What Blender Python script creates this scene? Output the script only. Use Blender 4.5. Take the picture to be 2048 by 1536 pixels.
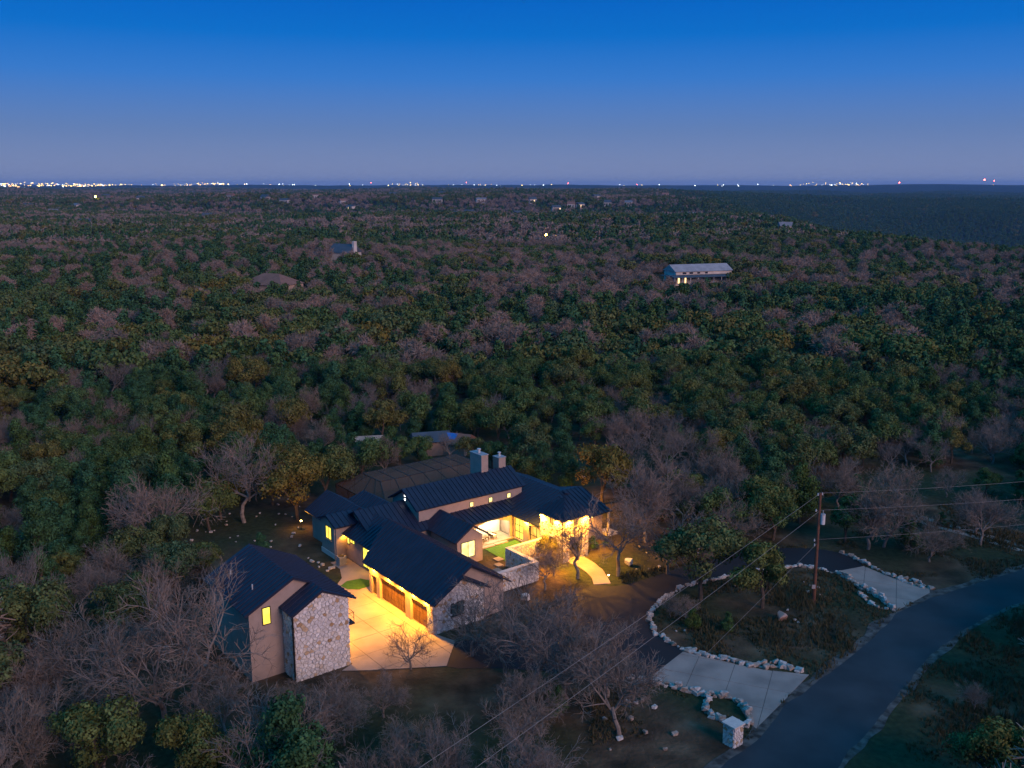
import bpy, bmesh, math, random
import numpy as np
from mathutils import Vector, Matrix
from mathutils.geometry import tessellate_polygon
R = math.radians
for o in list(bpy.data.objects): bpy.data.objects.remove(o)
sc = bpy.context.scene
col = sc.collection
# ------------------------------------------------------------------ camera
F, CX, CY, HZ, H = 1900.0, 1024.0, 768.0, 372.0, 41.0
PITCH = math.atan((CY - HZ) / F)
cam = bpy.data.cameras.new('camera'); camo = bpy.data.objects.new('camera', cam); col.objects.link(camo)
sc.camera = camo
camo.location = (0, 0, H); camo.rotation_euler = (R(90) - PITCH, 0, 0)
cam.sensor_width = 36; cam.sensor_fit = 'HORIZONTAL'; cam.lens = 36 * F / 2048
cam.clip_start = 0.5; cam.clip_end = 80000
# ------------------------------------------------------------------ world: dusk sky
SUN_AZ, SUN_EL = 137.0, 22.0          # direction of the afterglow: compass degrees from +Y towards +X
w = bpy.data.worlds.new('World'); sc.world = w; w.use_nodes = True
nt = w.node_tree; N = nt.nodes; Lk = nt.links
bg = N['Background']
sky = N.new('ShaderNodeTexSky'); sky.sky_type = 'NISHITA'; sky.sun_disc = False
sky.sun_elevation = R(2); sky.sun_rotation = R(SUN_AZ); sky.ozone_density = 6; sky.dust_density = 0
tc = N.new('ShaderNodeTexCoord'); sep = N.new('ShaderNodeSeparateXYZ'); Lk.new(tc.outputs['Generated'], sep.inputs[0])
mr = N.new('ShaderNodeMapRange'); mr.inputs[1].default_value = -0.02; mr.inputs[2].default_value = 0.98
Lk.new(sep.outputs['Z'], mr.inputs[0])
rp = N.new('ShaderNodeValToRGB'); Lk.new(mr.outputs[0], rp.inputs[0])
def srgb(r, g, b):
    f = lambda c: (c / 255 / 12.92) if c / 255 <= 0.04045 else ((c / 255 + 0.055) / 1.055) ** 2.4
    return (f(r), f(g), f(b), 1)
cr = rp.color_ramp
while len(cr.elements) > 1: cr.elements.remove(cr.elements[-1])
SKY = [(0.0, srgb(138, 147, 178)), (0.03, srgb(128, 140, 176)), (0.075, srgb(98, 126, 178)), (0.125, srgb(54, 118, 198)),
       (0.165, srgb(8, 106, 196)), (0.205, srgb(2, 94, 190)), (0.40, srgb(10, 134, 208)), (1.0, srgb(16, 154, 212))]
cr.elements[0].position = 0; cr.elements[0].color = SKY[0][1]
for p, c in SKY[1:]:
    e = cr.elements.new(p); e.color = c
add = N.new('ShaderNodeMix'); add.data_type = 'RGBA'; add.blend_type = 'ADD'; add.inputs[0].default_value = 0.02
Lk.new(rp.outputs[0], add.inputs[6]); Lk.new(sky.outputs[0], add.inputs[7])
Lk.new(add.outputs[2], bg.inputs[0]); bg.inputs[1].default_value = 0.62
# afterglow: one soft pink sun low behind the camera's right shoulder
sl = bpy.data.lights.new('sun', 'SUN'); so = bpy.data.objects.new('sun', sl); col.objects.link(so)
sl.energy = 1.3; sl.angle = R(28); sl.color = (1.0, 0.60, 0.50)
d = Vector((math.sin(R(SUN_AZ)) * math.cos(R(SUN_EL)), math.cos(R(SUN_AZ)) * math.cos(R(SUN_EL)), math.sin(R(SUN_EL))))
so.rotation_euler = d.to_track_quat('Z', 'Y').to_euler(); so.location = (60, -40, 80)
vs = sc.view_settings; vs.view_transform = 'Standard'; vs.look = 'None'; vs.exposure = 0.72; vs.gamma = 1
sc.render.engine = 'CYCLES'
cy = sc.cycles; cy.max_bounces = 5; cy.diffuse_bounces = 1; cy.glossy_bounces = 2; cy.transparent_max_bounces = 12
cy.transmission_bounces = 3; cy.volume_bounces = 0; cy.sample_clamp_indirect = 4; cy.caustics_reflective = False; cy.caustics_refractive = False
# ------------------------------------------------------------------ pixels to ground
def un(x, y, z=0.0):
    u = (x - CX) / F; v = (y - CY) / F
    dy = math.cos(PITCH) - v * math.sin(PITCH); dz = -math.sin(PITCH) - v * math.cos(PITCH)
    t = (z - H) / dz
    return Vector((u * t, dy * t, z))
TH = R(37.5)
O = un(739.9, 1184.9)                 # far corner of the garage front: origin of the house plan
CT, ST = math.cos(TH), math.sin(TH)
def W(u, v, z=0.0):                   # house plan -> world
    return Vector((O.x + u * CT + v * ST, O.y + u * ST - v * CT, z))
# ------------------------------------------------------------------ helpers
def link(o, parent=None):
    col.objects.link(o)
    if parent is not None: o.parent = parent
    return o
def tag(o, label=None, cat=None, group=None, kind=None):
    if label: o['label'] = label
    if cat: o['category'] = cat
    if group: o['group'] = group
    if kind: o['kind'] = kind
    return o
def empty(name, loc=(0, 0, 0), rz=0, parent=None):
    o = bpy.data.objects.new(name, None); o.empty_display_size = 0.3
    o.location = loc; o.rotation_euler = (0, 0, rz)
    return link(o, parent)
def plan(u, v, z): return (u, -v, z)
def ident(x, y, z): return (x, y, z)
class MB:
    def __init__(s, tf=plan): s.v = []; s.f = []; s.tf = tf
    def add(s, vs, fs):
        b = len(s.v); s.v += [s.tf(*p) for p in vs]; s.f += [tuple(b + i for i in f) for f in fs]
        return s
    def box(s, x0, x1, y0, y1, z0, z1):
        return s.add([(x0, y0, z0), (x1, y0, z0), (x1, y1, z0), (x0, y1, z0), (x0, y0, z1), (x1, y0, z1), (x1, y1, z1), (x0, y1, z1)],
                     [(0, 3, 2, 1), (4, 5, 6, 7), (0, 1, 5, 4), (1, 2, 6, 5), (2, 3, 7, 6), (3, 0, 4, 7)])
    def prism(s, poly, off):          # planar polygon extruded by a vector
        n = len(poly); off = Vector(off)
        top = [tuple(Vector(p) + off) for p in poly]
        return s.add(list(map(tuple, poly)) + top, [tuple(range(n))[::-1], tuple(range(n, 2 * n))] + [(i, (i + 1) % n, n + (i + 1) % n, n + i) for i in range(n)])
    def tube(s, p0, p1, r0, r1=None, n=6):
        r1 = r0 if r1 is None else r1
        p0 = Vector(p0); p1 = Vector(p1); ax = (p1 - p0).normalized()
        a = ax.orthogonal().normalized(); b = ax.cross(a); vs = []
        for p, r in ((p0, r0), (p1, r1)):
            for i in range(n):
                t = 2 * math.pi * i / n
                vs.append(tuple(p + (a * math.cos(t) + b * math.sin(t)) * r))
        return s.add(vs, [(i, (i + 1) % n, n + (i + 1) % n, n + i) for i in range(n)] + [tuple(range(n))[::-1], tuple(range(n, 2 * n))])
    def build(s, name, mat, parent=None, smooth=False, recalc=True):
        me = bpy.data.meshes.new(name); me.from_pydata(s.v, [], s.f)
        if recalc:
            bm = bmesh.new(); bm.from_mesh(me); bmesh.ops.recalc_face_normals(bm, faces=bm.faces); bm.to_mesh(me); bm.free()
        if smooth: me.polygons.foreach_set('use_smooth', [True] * len(me.polygons))
        me.materials.append(mat)
        return link(bpy.data.objects.new(name, me), parent)
def npmesh(name, V, Fq, mat):
    me = bpy.data.meshes.new(name); me.from_pydata(V.tolist() if hasattr(V, 'tolist') else V, [], Fq.tolist() if hasattr(Fq, 'tolist') else Fq); me.materials.append(mat)
    return me
# ------------------------------------------------------------------ materials
M = {}
def newmat(name):
    m = bpy.data.materials.new(name); m.use_nodes = True
    n = m.node_tree.nodes; n.clear()
    out = n.new('ShaderNodeOutputMaterial'); return m, m.node_tree, n, m.node_tree.links, out
def mat(name, c1, c2=None, scale=3.0, rough=0.8, bump=0.0, bscale=None, metal=0.0, spec=0.3, rnd=None, island=False, detail=4, lo=0.35, hi=0.65, coord='Object'):
    m, t, n, l, out = newmat(name)
    b = n.new('ShaderNodeBsdfPrincipled'); l.new(b.outputs[0], out.inputs[0])
    b.inputs['Roughness'].default_value = rough; b.inputs['Metallic'].default_value = metal; b.inputs['Specular IOR Level'].default_value = spec
    c2 = c2 or tuple(x * 0.75 for x in c1)
    tc = n.new('ShaderNodeTexCoord')
    nz = n.new('ShaderNodeTexNoise'); nz.inputs['Scale'].default_value = scale; nz.inputs['Detail'].default_value = detail
    l.new(tc.outputs[coord], nz.inputs['Vector'])
    r = n.new('ShaderNodeValToRGB'); l.new(nz.outputs['Fac'], r.inputs[0])
    r.color_ramp.elements[0].position = lo; r.color_ramp.elements[1].position = hi
    r.color_ramp.elements[0].color = (*c2, 1); r.color_ramp.elements[1].color = (*c1, 1)
    c = r.outputs[0]
    if rnd:
        if island: g = n.new('ShaderNodeNewGeometry'); src = g.outputs['Random Per Island']
        else: g = n.new('ShaderNodeObjectInfo'); src = g.outputs['Random']
        rr = n.new('ShaderNodeValToRGB'); l.new(src, rr.inputs[0]); rr.color_ramp.interpolation = 'LINEAR'
        e = rr.color_ramp.elements
        e[0].position = rnd[0][0]; e[0].color = (*rnd[0][1], 1); e[1].position = rnd[-1][0]; e[1].color = (*rnd[-1][1], 1)
        for p, cc in rnd[1:-1]:
            k = e.new(p); k.color = (*cc, 1)
        mx = n.new('ShaderNodeMix'); mx.data_type = 'RGBA'; mx.blend_type = 'MULTIPLY'; mx.inputs[0].default_value = 1
        l.new(rr.outputs[0], mx.inputs[6]); l.new(c, mx.inputs[7]); c = mx.outputs[2]
    l.new(c, b.inputs['Base Color'])
    if bump:
        bp = n.new('ShaderNodeBump'); bp.inputs['Strength'].default_value = 1; bp.inputs['Distance'].default_value = bump
        nb = n.new('ShaderNodeTexNoise'); nb.inputs['Scale'].default_value = bscale or scale * 4; nb.inputs['Detail'].default_value = 3
        l.new(tc.outputs[coord], nb.inputs['Vector']); l.new(nb.outputs['Fac'], bp.inputs['Height']); l.new(bp.outputs[0], b.inputs['Normal'])
    M[name] = m
    return m
def emit(name, c, s, var=0.0, scale=2.0, sample=True):
    m, t, n, l, out = newmat(name)
    e = n.new('ShaderNodeEmission'); e.inputs[1].default_value = s; e.inputs[0].default_value = (*c, 1); l.new(e.outputs[0], out.inputs[0])
    if var:
        tc = n.new('ShaderNodeTexCoord'); nz = n.new('ShaderNodeTexNoise'); nz.inputs['Scale'].default_value = scale; l.new(tc.outputs['Object'], nz.inputs['Vector'])
        r = n.new('ShaderNodeValToRGB'); l.new(nz.outputs['Fac'], r.inputs[0])
        r.color_ramp.elements[0].position = 0.38; r.color_ramp.elements[1].position = 0.6
        r.color_ramp.elements[0].color = (c[0] * (1 - var * 0.5), c[1] * (1 - var), c[2] * (1 - var), 1); r.color_ramp.elements[1].color = (*c, 1)
        l.new(r.outputs[0], e.inputs[0])
    if not sample: m.cycles.emission_sampling = 'NONE'
    M[name] = m
    return m
def foliage(name, cols, island_var=0.5):
    m, t, n, l, out = newmat(name)
    oi = n.new('ShaderNodeObjectInfo'); rr = n.new('ShaderNodeValToRGB'); l.new(oi.outputs['Random'], rr.inputs[0])
    e = rr.color_ramp.elements
    e[0].position = 0; e[0].color = (*cols[0], 1); e[1].position = 1; e[1].color = (*cols[-1], 1)
    for i, c in enumerate(cols[1:-1]):
        k = e.new((i + 1) / (len(cols) - 1)); k.color = (*c, 1)
    tc = n.new('ShaderNodeTexCoord'); nz = n.new('ShaderNodeTexNoise'); nz.inputs['Scale'].default_value = 1.5; nz.inputs['Detail'].default_value = 2
    l.new(tc.outputs['Object'], nz.inputs['Vector'])
    mr = n.new('ShaderNodeMapRange'); mr.inputs[1].default_value = 0.3; mr.inputs[2].default_value = 0.7; mr.inputs[3].default_value = 1 - island_var; mr.inputs[4].default_value = 1 + island_var * 0.6
    l.new(nz.outputs['Fac'], mr.inputs[0])
    mx = n.new('ShaderNodeMix'); mx.data_type = 'RGBA'; mx.blend_type = 'MULTIPLY'; mx.inputs[0].default_value = 1
    l.new(rr.outputs[0], mx.inputs[6]); l.new(mr.outputs[0], mx.inputs[7])
    df = n.new('ShaderNodeBsdfDiffuse'); l.new(mx.outputs[2], df.inputs[0])
    l.new(df.outputs[0], out.inputs[0]); M[name] = m
    return m
mat('stucco', (0.36, 0.285, 0.25), (0.31, 0.25, 0.22), 1.5, 0.9, 0.01, 30)
mat('dark_stucco', (0.40, 0.34, 0.31), (0.35, 0.30, 0.28), 1.5, 0.9, 0.01, 30)
STONE = [(0.0, (0.84, 0.82, 0.80)), (0.3, (0.62, 0.60, 0.60)), (0.55, (0.88, 0.86, 0.83)), (0.75, (0.66, 0.63, 0.60)), (0.88, (0.80, 0.75, 0.68)), (0.93, (0.52, 0.34, 0.18)), (0.97, (0.60, 0.44, 0.28)), (1.0, (0.44, 0.28, 0.15))]
mat('limestone', (1, 1, 1), (0.72, 0.70, 0.68), 6, 0.9, 0.02, 18, rnd=STONE)
mat('limestone_joined', (1, 1, 1), (0.72, 0.70, 0.68), 6, 0.9, 0.02, 18, rnd=STONE, island=True)
mat('border_stone', (1, 1, 1), (0.6, 0.58, 0.56), 3, 0.9, 0.03, 9, rnd=[(0, (0.44, 0.42, 0.40)), (0.5, (0.66, 0.64, 0.62)), (0.8, (0.46, 0.40, 0.35)), (1, (0.34, 0.27, 0.22))])
mat('mortar', (0.46, 0.44, 0.42), (0.36, 0.34, 0.33), 5, 0.95)
mat('roof_metal', (0.016, 0.023, 0.050), (0.012, 0.017, 0.038), 0.8, 0.5, metal=0.0, spec=0.35)
mat('trim', (0.03, 0.027, 0.026), None, 3, 0.6)
mat('concrete', (0.335, 0.275, 0.24), (0.21, 0.175, 0.155), 0.35, 0.85, 0.008, 6, lo=0.28, hi=0.6, detail=7)
mat('asphalt', (0.016, 0.018, 0.024), (0.012, 0.014, 0.019), 0.25, 0.8, 0.01, 20)
mat('chipseal', (0.038, 0.050, 0.060), (0.022, 0.032, 0.040), 0.22, 0.85, 0.012, 14)
mat('dirt', (0.30, 0.26, 0.22), (0.16, 0.14, 0.12), 0.8, 0.95)
mat('joint', (0.09, 0.08, 0.072), None, 2, 0.95)
mat('gravel_edge', (0.13, 0.12, 0.11), (0.03, 0.028, 0.026), 1.2, 0.95, 0.04, 6)
mat('garage_wood', (0.15, 0.075, 0.03), (0.10, 0.05, 0.02), 2, 0.5)
mat('white_wall', (0.78, 0.76, 0.72), (0.72, 0.70, 0.66), 1, 0.8)
mat('white_metal', (0.6, 0.6, 0.6), None, 2, 0.4)
mat('turf', (0.06, 0.17, 0.02), (0.045, 0.13, 0.016), 4, 0.95, 0.03, 25)
mat('rust_wood', (0.17, 0.075, 0.045), (0.10, 0.05, 0.035), 2, 0.9)
mat('grey_metal', (0.34, 0.34, 0.35), None, 2, 0.5)
mat('wire', (0.30, 0.27, 0.25), None, 2, 0.6)
mat('cushion', (0.62, 0.58, 0.52), None, 4, 0.9)
mat('dark_wood', (0.12, 0.07, 0.035), None, 3, 0.6)
mat('bark', (0.24, 0.21, 0.19), (0.14, 0.125, 0.115), 4, 0.95)
mat('dark_bark', (0.10, 0.08, 0.065), (0.06, 0.05, 0.04), 4, 0.95)
mat('dry_grass', (0.10, 0.085, 0.045), (0.05, 0.055, 0.03), 0.3, 0.95, spec=0.05)
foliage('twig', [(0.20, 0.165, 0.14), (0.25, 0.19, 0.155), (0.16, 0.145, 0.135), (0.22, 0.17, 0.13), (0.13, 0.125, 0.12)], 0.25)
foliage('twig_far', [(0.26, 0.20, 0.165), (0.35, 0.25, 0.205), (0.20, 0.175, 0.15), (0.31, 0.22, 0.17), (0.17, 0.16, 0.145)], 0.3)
foliage('oak_leaf', [(0.10, 0.14, 0.048), (0.08, 0.14, 0.05), (0.13, 0.145, 0.046), (0.085, 0.13, 0.06), (0.17, 0.145, 0.04)], 0.7)
foliage('juniper_leaf', [(0.055, 0.135, 0.06), (0.045, 0.115, 0.055), (0.075, 0.135, 0.044), (0.048, 0.125, 0.062), (0.08, 0.125, 0.036)], 0.7)
emit('warm_glass', (1.0, 0.78, 0.10), 1.15, 0.3, 1.2)
emit('gold_glass', (1.0, 0.62, 0.10), 0.9, 0.55, 1.0)
emit('bright_glass', (1.0, 0.86, 0.30), 1.3, 0.45, 1.3)
emit('lamp_glow', (1.0, 0.66, 0.20), 14)
emit('pendant_glow', (1.0, 0.66, 0.22), 30)
emit('white_glow', (1.0, 0.95, 0.9), 4)
emit('town_yellow', (1.0, 0.66, 0.16), 6, sample=False)
emit('town_white', (0.85, 0.95, 1.0), 5, sample=False)
emit('town_orange', (1.0, 0.50, 0.14), 8, sample=False)
emit('beacon_red', (1.0, 0.10, 0.06), 30, sample=False)
emit('far_window', (1.0, 0.66, 0.30), 1.4, sample=False)
emit('far_lamp', (1.0, 0.62, 0.10), 60, sample=False)
# mesh fabric of the pool cage: real see-through screen
m, t, n, l, out = newmat('screen_mesh')
tr = n.new('ShaderNodeBsdfTransparent'); tr.inputs[0].default_value = (0.92, 0.92, 0.92, 1)
df = n.new('ShaderNodeBsdfDiffuse'); df.inputs[0].default_value = (0.17, 0.11, 0.085, 1)
mx = n.new('ShaderNodeMixShader'); mx.inputs[0].default_value = 0.5
l.new(tr.outputs[0], mx.inputs[1]); l.new(df.outputs[0], mx.inputs[2]); l.new(mx.outputs[0], out.inputs[0]); M['screen_mesh'] = m
# clear glass for the patio doors
m, t, n, l, out = newmat('door_glass')
tr = n.new('ShaderNodeBsdfTransparent'); gl = n.new('ShaderNodeBsdfGlossy'); gl.inputs['Roughness'].default_value = 0.05
mx = n.new('ShaderNodeMixShader'); mx.inputs[0].default_value = 0.1
l.new(tr.outputs[0], mx.inputs[1]); l.new(gl.outputs[0], mx.inputs[2]); l.new(mx.outputs[0], out.inputs[0]); M['door_glass'] = m
# forest floor: leaf litter, dry grass, caliche flecks near by; canopy mottling far away
m, t, n, l, out = newmat('ground')
b = n.new('ShaderNodeBsdfPrincipled'); b.inputs['Roughness'].default_value = 0.95; b.inputs['Specular IOR Level'].default_value = 0.1; l.new(b.outputs[0], out.inputs[0])
g = n.new('ShaderNodeNewGeometry')
def noise(scale, det=5):
    q = n.new('ShaderNodeTexNoise'); q.inputs['Scale'].default_value = scale; q.inputs['Detail'].default_value = det; l.new(g.outputs['Position'], q.inputs['Vector']); return q.outputs['Fac']
def ramp(fac, stops):
    r = n.new('ShaderNodeValToRGB'); l.new(fac, r.inputs[0]); e = r.color_ramp.elements
    e[0].position, e[0].color = stops[0][0], (*stops[0][1], 1); e[1].position, e[1].color = stops[-1][0], (*stops[-1][1], 1)
    for p, c in stops[1:-1]:
        k = e.new(p); k.color = (*c, 1)
    return r.outputs[0]
def mix(f, a, c):
    q = n.new('ShaderNodeMix'); q.data_type = 'RGBA'
    if isinstance(f, float): q.inputs[0].default_value = f
    else: l.new(f, q.inputs[0])
    l.new(a, q.inputs[6]); l.new(c, q.inputs[7]); return q.outputs[2]
nearc = ramp(noise(0.35, 8), [(0.32, (0.030, 0.024, 0.016)), (0.5, (0.085, 0.056, 0.036)), (0.62, (0.125, 0.085, 0.054)), (0.75, (0.18, 0.14, 0.10))])
green = ramp(noise(1.7, 6), [(0.3, (0.02, 0.03, 0.015)), (0.7, (0.05, 0.058, 0.028))])
nearc = mix(ramp(noise(0.06, 3), [(0.42, (0, 0, 0)), (0.58, (1, 1, 1))]), nearc, green)
farc = ramp(noise(0.012, 8), [(0.3, (0.012, 0.022, 0.016)), (0.5, (0.026, 0.036, 0.024)), (0.7, (0.05, 0.045, 0.035))])
far2 = ramp(noise(0.08, 4), [(0.3, (0.008, 0.014, 0.010)), (0.7, (0.05, 0.05, 0.035))])
farc = mix(0.5, farc, far2)
sp = n.new('ShaderNodeSeparateXYZ'); l.new(g.outputs['Position'], sp.inputs[0])
mr2 = n.new('ShaderNodeMapRange'); mr2.inputs[1].default_value = 300; mr2.inputs[2].default_value = 700; l.new(sp.outputs['Y'], mr2.inputs[0])
l.new(mix(mr2.outputs[0], nearc, farc), b.inputs['Base Color'])
bp = n.new('ShaderNodeBump'); bp.inputs['Distance'].default_value = 0.12; l.new(noise(2.5, 6), bp.inputs['Height']); l.new(bp.outputs[0], b.inputs['Normal'])
M['ground'] = m
# ------------------------------------------------------------------ terrain
def vnoise(x, y, s, seed):
    x = np.asarray(x, float) / s; y = np.asarray(y, float) / s
    xi = np.floor(x).astype(np.int64); yi = np.floor(y).astype(np.int64); fx = x - xi; fy = y - yi
    fx = fx * fx * (3 - 2 * fx); fy = fy * fy * (3 - 2 * fy)
    def hsh(a, b):
        n_ = (a * 374761393 + b * 668265263 + seed * 974711) & 0x7fffffff
        n_ = ((n_ ^ (n_ >> 13)) * 1274126177) & 0x7fffffff
        return ((n_ ^ (n_ >> 16)) & 0xffff) / 65535.0
    a = hsh(xi, yi); b_ = hsh(xi + 1, yi); c = hsh(xi, yi + 1); d_ = hsh(xi + 1, yi + 1)
    return (a * (1 - fx) + b_ * fx) * (1 - fy) + (c * (1 - fx) + d_ * fx) * fy
def sm(a, b_, t): t = np.clip((np.asarray(t, float) - a) / (b_ - a), 0, 1); return t * t * (3 - 2 * t)
def hgt(x, y):
    x = np.asarray(x, float); y = np.asarray(y, float); r = np.hypot(x, y - 90)
    z = sm(170, 420, r) * ((vnoise(x, y, 160, 3) - 0.5) * 7 + (vnoise(x, y, 70, 4) - 0.5) * 2.5)
    z += sm(500, 1800, r) * ((vnoise(x, y, 480, 5) - 0.55) * 34 + (vnoise(x, y, 1300, 6) - 0.5) * 20)
    z += sm(2500, 9000, r) * ((vnoise(x, y, 2600, 7) - 0.55) * 30 + 6) + sm(5500, 9500, r) * 30
    for bx, by, bh, br in ((80, 410, 4.5, 42), (-92, 362, 2.0, 30), (-91, 516, 3.0, 34)): z += bh * np.exp(-((x - bx) ** 2 + (y - by) ** 2) / (br * br))
    z += sm(700, 1500, y) * (1 - sm(2300, 3400, y)) * (1 - sm(100, 520, x)) * sm(-420, 0, x) * (10 + 26 * (vnoise(x, y, 620, 15) - 0.4)) + sm(3200, 4600, y) * (1 - sm(5200, 6800, y)) * 26 * (vnoise(x, y, 1500, 16) - 0.3)
    edge = 225 + (y - 560) * 0.11 + (vnoise(x * 0, y, 300, 8) - 0.5) * 70
    val = sm(0, 240, x - edge) * sm(470, 800, y + (vnoise(x, y * 0, 200, 9) - 0.5) * 120) * (1 - sm(1750, 2700, y - x * 0.15 + (vnoise(x, y, 420, 10) - 0.5) * 500))
    z -= val * (48 + 44 * vnoise(x, y, 380, 11))
    z -= np.where((y > 2700), sm(0, 900, x - 500) * sm(2700, 3600, y) * (1 - sm(6000, 9000, y)) * 25, 0)
    return z
def geo(a, b_, n_): return list(a * (b_ / a) ** (np.arange(n_) / (n_ - 1)))
xs = geo(170, 26000, 70); xs = np.array([-v for v in xs[::-1]] + list(np.arange(-160, 161, 20.0)) + xs)
ys = np.array([-600, -300, -100] + list(np.arange(0, 240, 20.0)) + geo(245, 26000, 190))
X, Y = np.meshgrid(xs, ys); Z = hgt(X, Y)
nx, ny = len(xs), len(ys)
V = np.stack([X.ravel(), Y.ravel(), Z.ravel()], 1)
idx = np.arange(nx * ny).reshape(ny, nx)
Q = np.stack([idx[:-1, :-1].ravel(), idx[:-1, 1:].ravel(), idx[1:, 1:].ravel(), idx[1:, :-1].ravel()], 1)
me = npmesh('ground', V, Q, M['ground']); me.polygons.foreach_set('use_smooth', [True] * len(me.polygons))
tag(link(bpy.data.objects.new('ground', me)), kind='structure')
def hit(x, y):                         # pixel -> point on the terrain
    dv = un(x, y, 0) - Vector((0, 0, H)) if y > HZ + 2 else Vector((0, 1, 0))
    dv.normalize(); t = 30.0; c0 = Vector((0, 0, H))
    while t < 24000:
        p = c0 + dv * t
        if p.z <= float(hgt(p.x, p.y)): return Vector((p.x, p.y, float(hgt(p.x, p.y))))
        t *= 1.01
    return c0 + dv * 3000
# ------------------------------------------------------------------ flat sheets: roads, drives, paths
def sheet(name, poly, z, mt, kind='structure', thick=None):
    pts = [Vector((p[0], p[1], z)) for p in poly]
    tri = tessellate_polygon([pts])
    me = bpy.data.meshes.new(name)
    vs_ = [tuple(p) for p in pts]; fs_ = [tuple(t_) for t_ in tri]
    if thick:
        n_ = len(vs_); vs_ += [(p[0], p[1], p[2] - thick) for p in vs_]; fs_ += [(i, (i + 1) % n_, n_ + (i + 1) % n_, n_ + i) for i in range(n_)]
    me.from_pydata(vs_, [], fs_)
    for p in me.polygons:
        if abs(p.normal.z) > 0.5 and p.normal.z < 0: p.flip()
    me.materials.append(mt)
    return tag(link(bpy.data.objects.new(name, me)), kind=kind)
def clip2(poly, nx_, ny_, d_):
    out_ = []
    for i in range(len(poly)):
        a, b_ = poly[i], poly[(i + 1) % len(poly)]; da = nx_ * a[0] + ny_ * a[1] - d_; db = nx_ * b_[0] + ny_ * b_[1] - d_
        if da <= 0: out_.append(a)
        if da * db < 0: t_ = da / (da - db); out_.append((a[0] + (b_[0] - a[0]) * t_, a[1] + (b_[1] - a[1]) * t_))
    return out_
def slabbed(name, poly, z, ang, size):
    base = sheet(name, poly, z - 0.025, M['joint'], thick=0.1); poly = [(p[0], p[1]) for p in poly]
    ca, sa = math.cos(ang), math.sin(ang); rr_ = random.Random(len(poly))
    us = [p[0] * ca + p[1] * sa for p in poly]; vs2 = [-p[0] * sa + p[1] * ca for p in poly]
    i0 = min(us)
    while i0 < max(us):
        j0 = min(vs2)
        while j0 < max(vs2):
            q = clip2(clip2(clip2(clip2(poly, ca, sa, i0 + size - 0.02), -ca, -sa, -i0 - 0.02), -sa, ca, j0 + size - 0.02), sa, -ca, -j0 - 0.02)
            if len(q) > 2 and abs(sum(q[k][0] * q[k - 1][1] - q[k - 1][0] * q[k][1] for k in range(len(q)))) > 0.3:
                o = sheet('slab', q, z + rr_.uniform(-0.004, 0.004), M['concrete'], thick=0.03); o.parent = base; del o['kind']
            j0 += size
        i0 += size
    return base
def catmull(pts, n_=6, closed=False):
    out_ = []
    for i in range(len(pts) - (0 if closed else 1)):
        g = lambda k: Vector(pts[k % len(pts)] if closed else pts[max(0, min(len(pts) - 1, k))])
        p0, p1, p2, p3 = g(i - 1), g(i), g(i + 1), g(i + 2)
        for k in range(n_):
            t_ = k / n_
            out_.append(0.5 * ((2 * p1) + (p2 - p0) * t_ + (2 * p0 - 5 * p1 + 4 * p2 - p3) * t_ * t_ + (3 * p1 - p0 - 3 * p2 + p3) * t_ ** 3))
    if not closed: out_.append(Vector(pts[-1]))
    return out_
def gp(pts): return [un(*p) for p in pts]
roadU = catmull(gp([(1250, 1720), (1436, 1533), (1514, 1472), (1571, 1406), (1680, 1324), (1741, 1272), (1794, 1224), (1875, 1189), (1955, 1164), (2048, 1137), (2200, 1105), (2400, 1078)]))
roadL = catmull(gp([(1560, 1720), (1681, 1536), (1705, 1508), (1786, 1414), (1858, 1324), (1895, 1292), (1928, 1267), (1982, 1234), (2048, 1206), (2200, 1160), (2400, 1122)]))
sheet('road', [p.to_2d() for p in roadU] + [p.to_2d() for p in roadL[::-1]], 0.03, M['chipseal'])
# pale crumbling verge along both edges of the road
def verge(line, w0, side, seed, z):
    rr = random.Random(seed); a = []; b_ = []
    for i, p in enumerate(line):
        q = line[min(i + 1, len(line) - 1)] - line[max(i - 1, 0)]; nrm = Vector((-q.y, q.x, 0)).normalized() * side
        a.append((p - nrm * (0.1 + 0.35 * float(vnoise(p.x, p.y, 1.7, seed + 60)))).to_2d()); b_.append((p + nrm * (w0 * (0.25 + 1.3 * float(vnoise(p.x, p.y, 2.2, seed + 40))))).to_2d())
    sheet('road_verge', a + b_[::-1], z, M['gravel_edge'])
verge(catmull(roadU, 6), 0.75, 1, 1, 0.034); verge(catmull(roadL, 6), 0.4, -1, 2, 0.034)
drive_px = [(893, 1333), (1000, 1337), (1150, 1347), (1240, 1357), (1298, 1357), (1366, 1305), (1335, 1284), (1311, 1266), (1302, 1246), (1304, 1226), (1320, 1207), (1345, 1190), (1368, 1176),
            (1445, 1157), (1513, 1145), (1600, 1135), (1638, 1140), (1666, 1145), (1727, 1133), (1700, 1114), (1660, 1102), (1600, 1096), (1500, 1098), (1420, 1116), (1340, 1143), (1240, 1172),
            (1190, 1170), (1150, 1190), (1090, 1225), (1010, 1270), (912, 1284)]
sheet('driveway', [p.to_2d() for p in catmull(gp(drive_px), 3, True)], 0.02, M['asphalt'])
slabbed('garage_apron', [p.to_2d() for p in gp([(684, 1342), (741.6, 1341), (893.1, 1332.7), (910.3, 1282.6), (873, 1270)])] + [W(0.35, 12.0).to_2d(), W(0.35, -0.1).to_2d(), W(-2.8, -0.4).to_2d(), W(-8.6, 1.0).to_2d(), W(-8.6, 12.3).to_2d()], 0.05, TH, 3.05)
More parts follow.
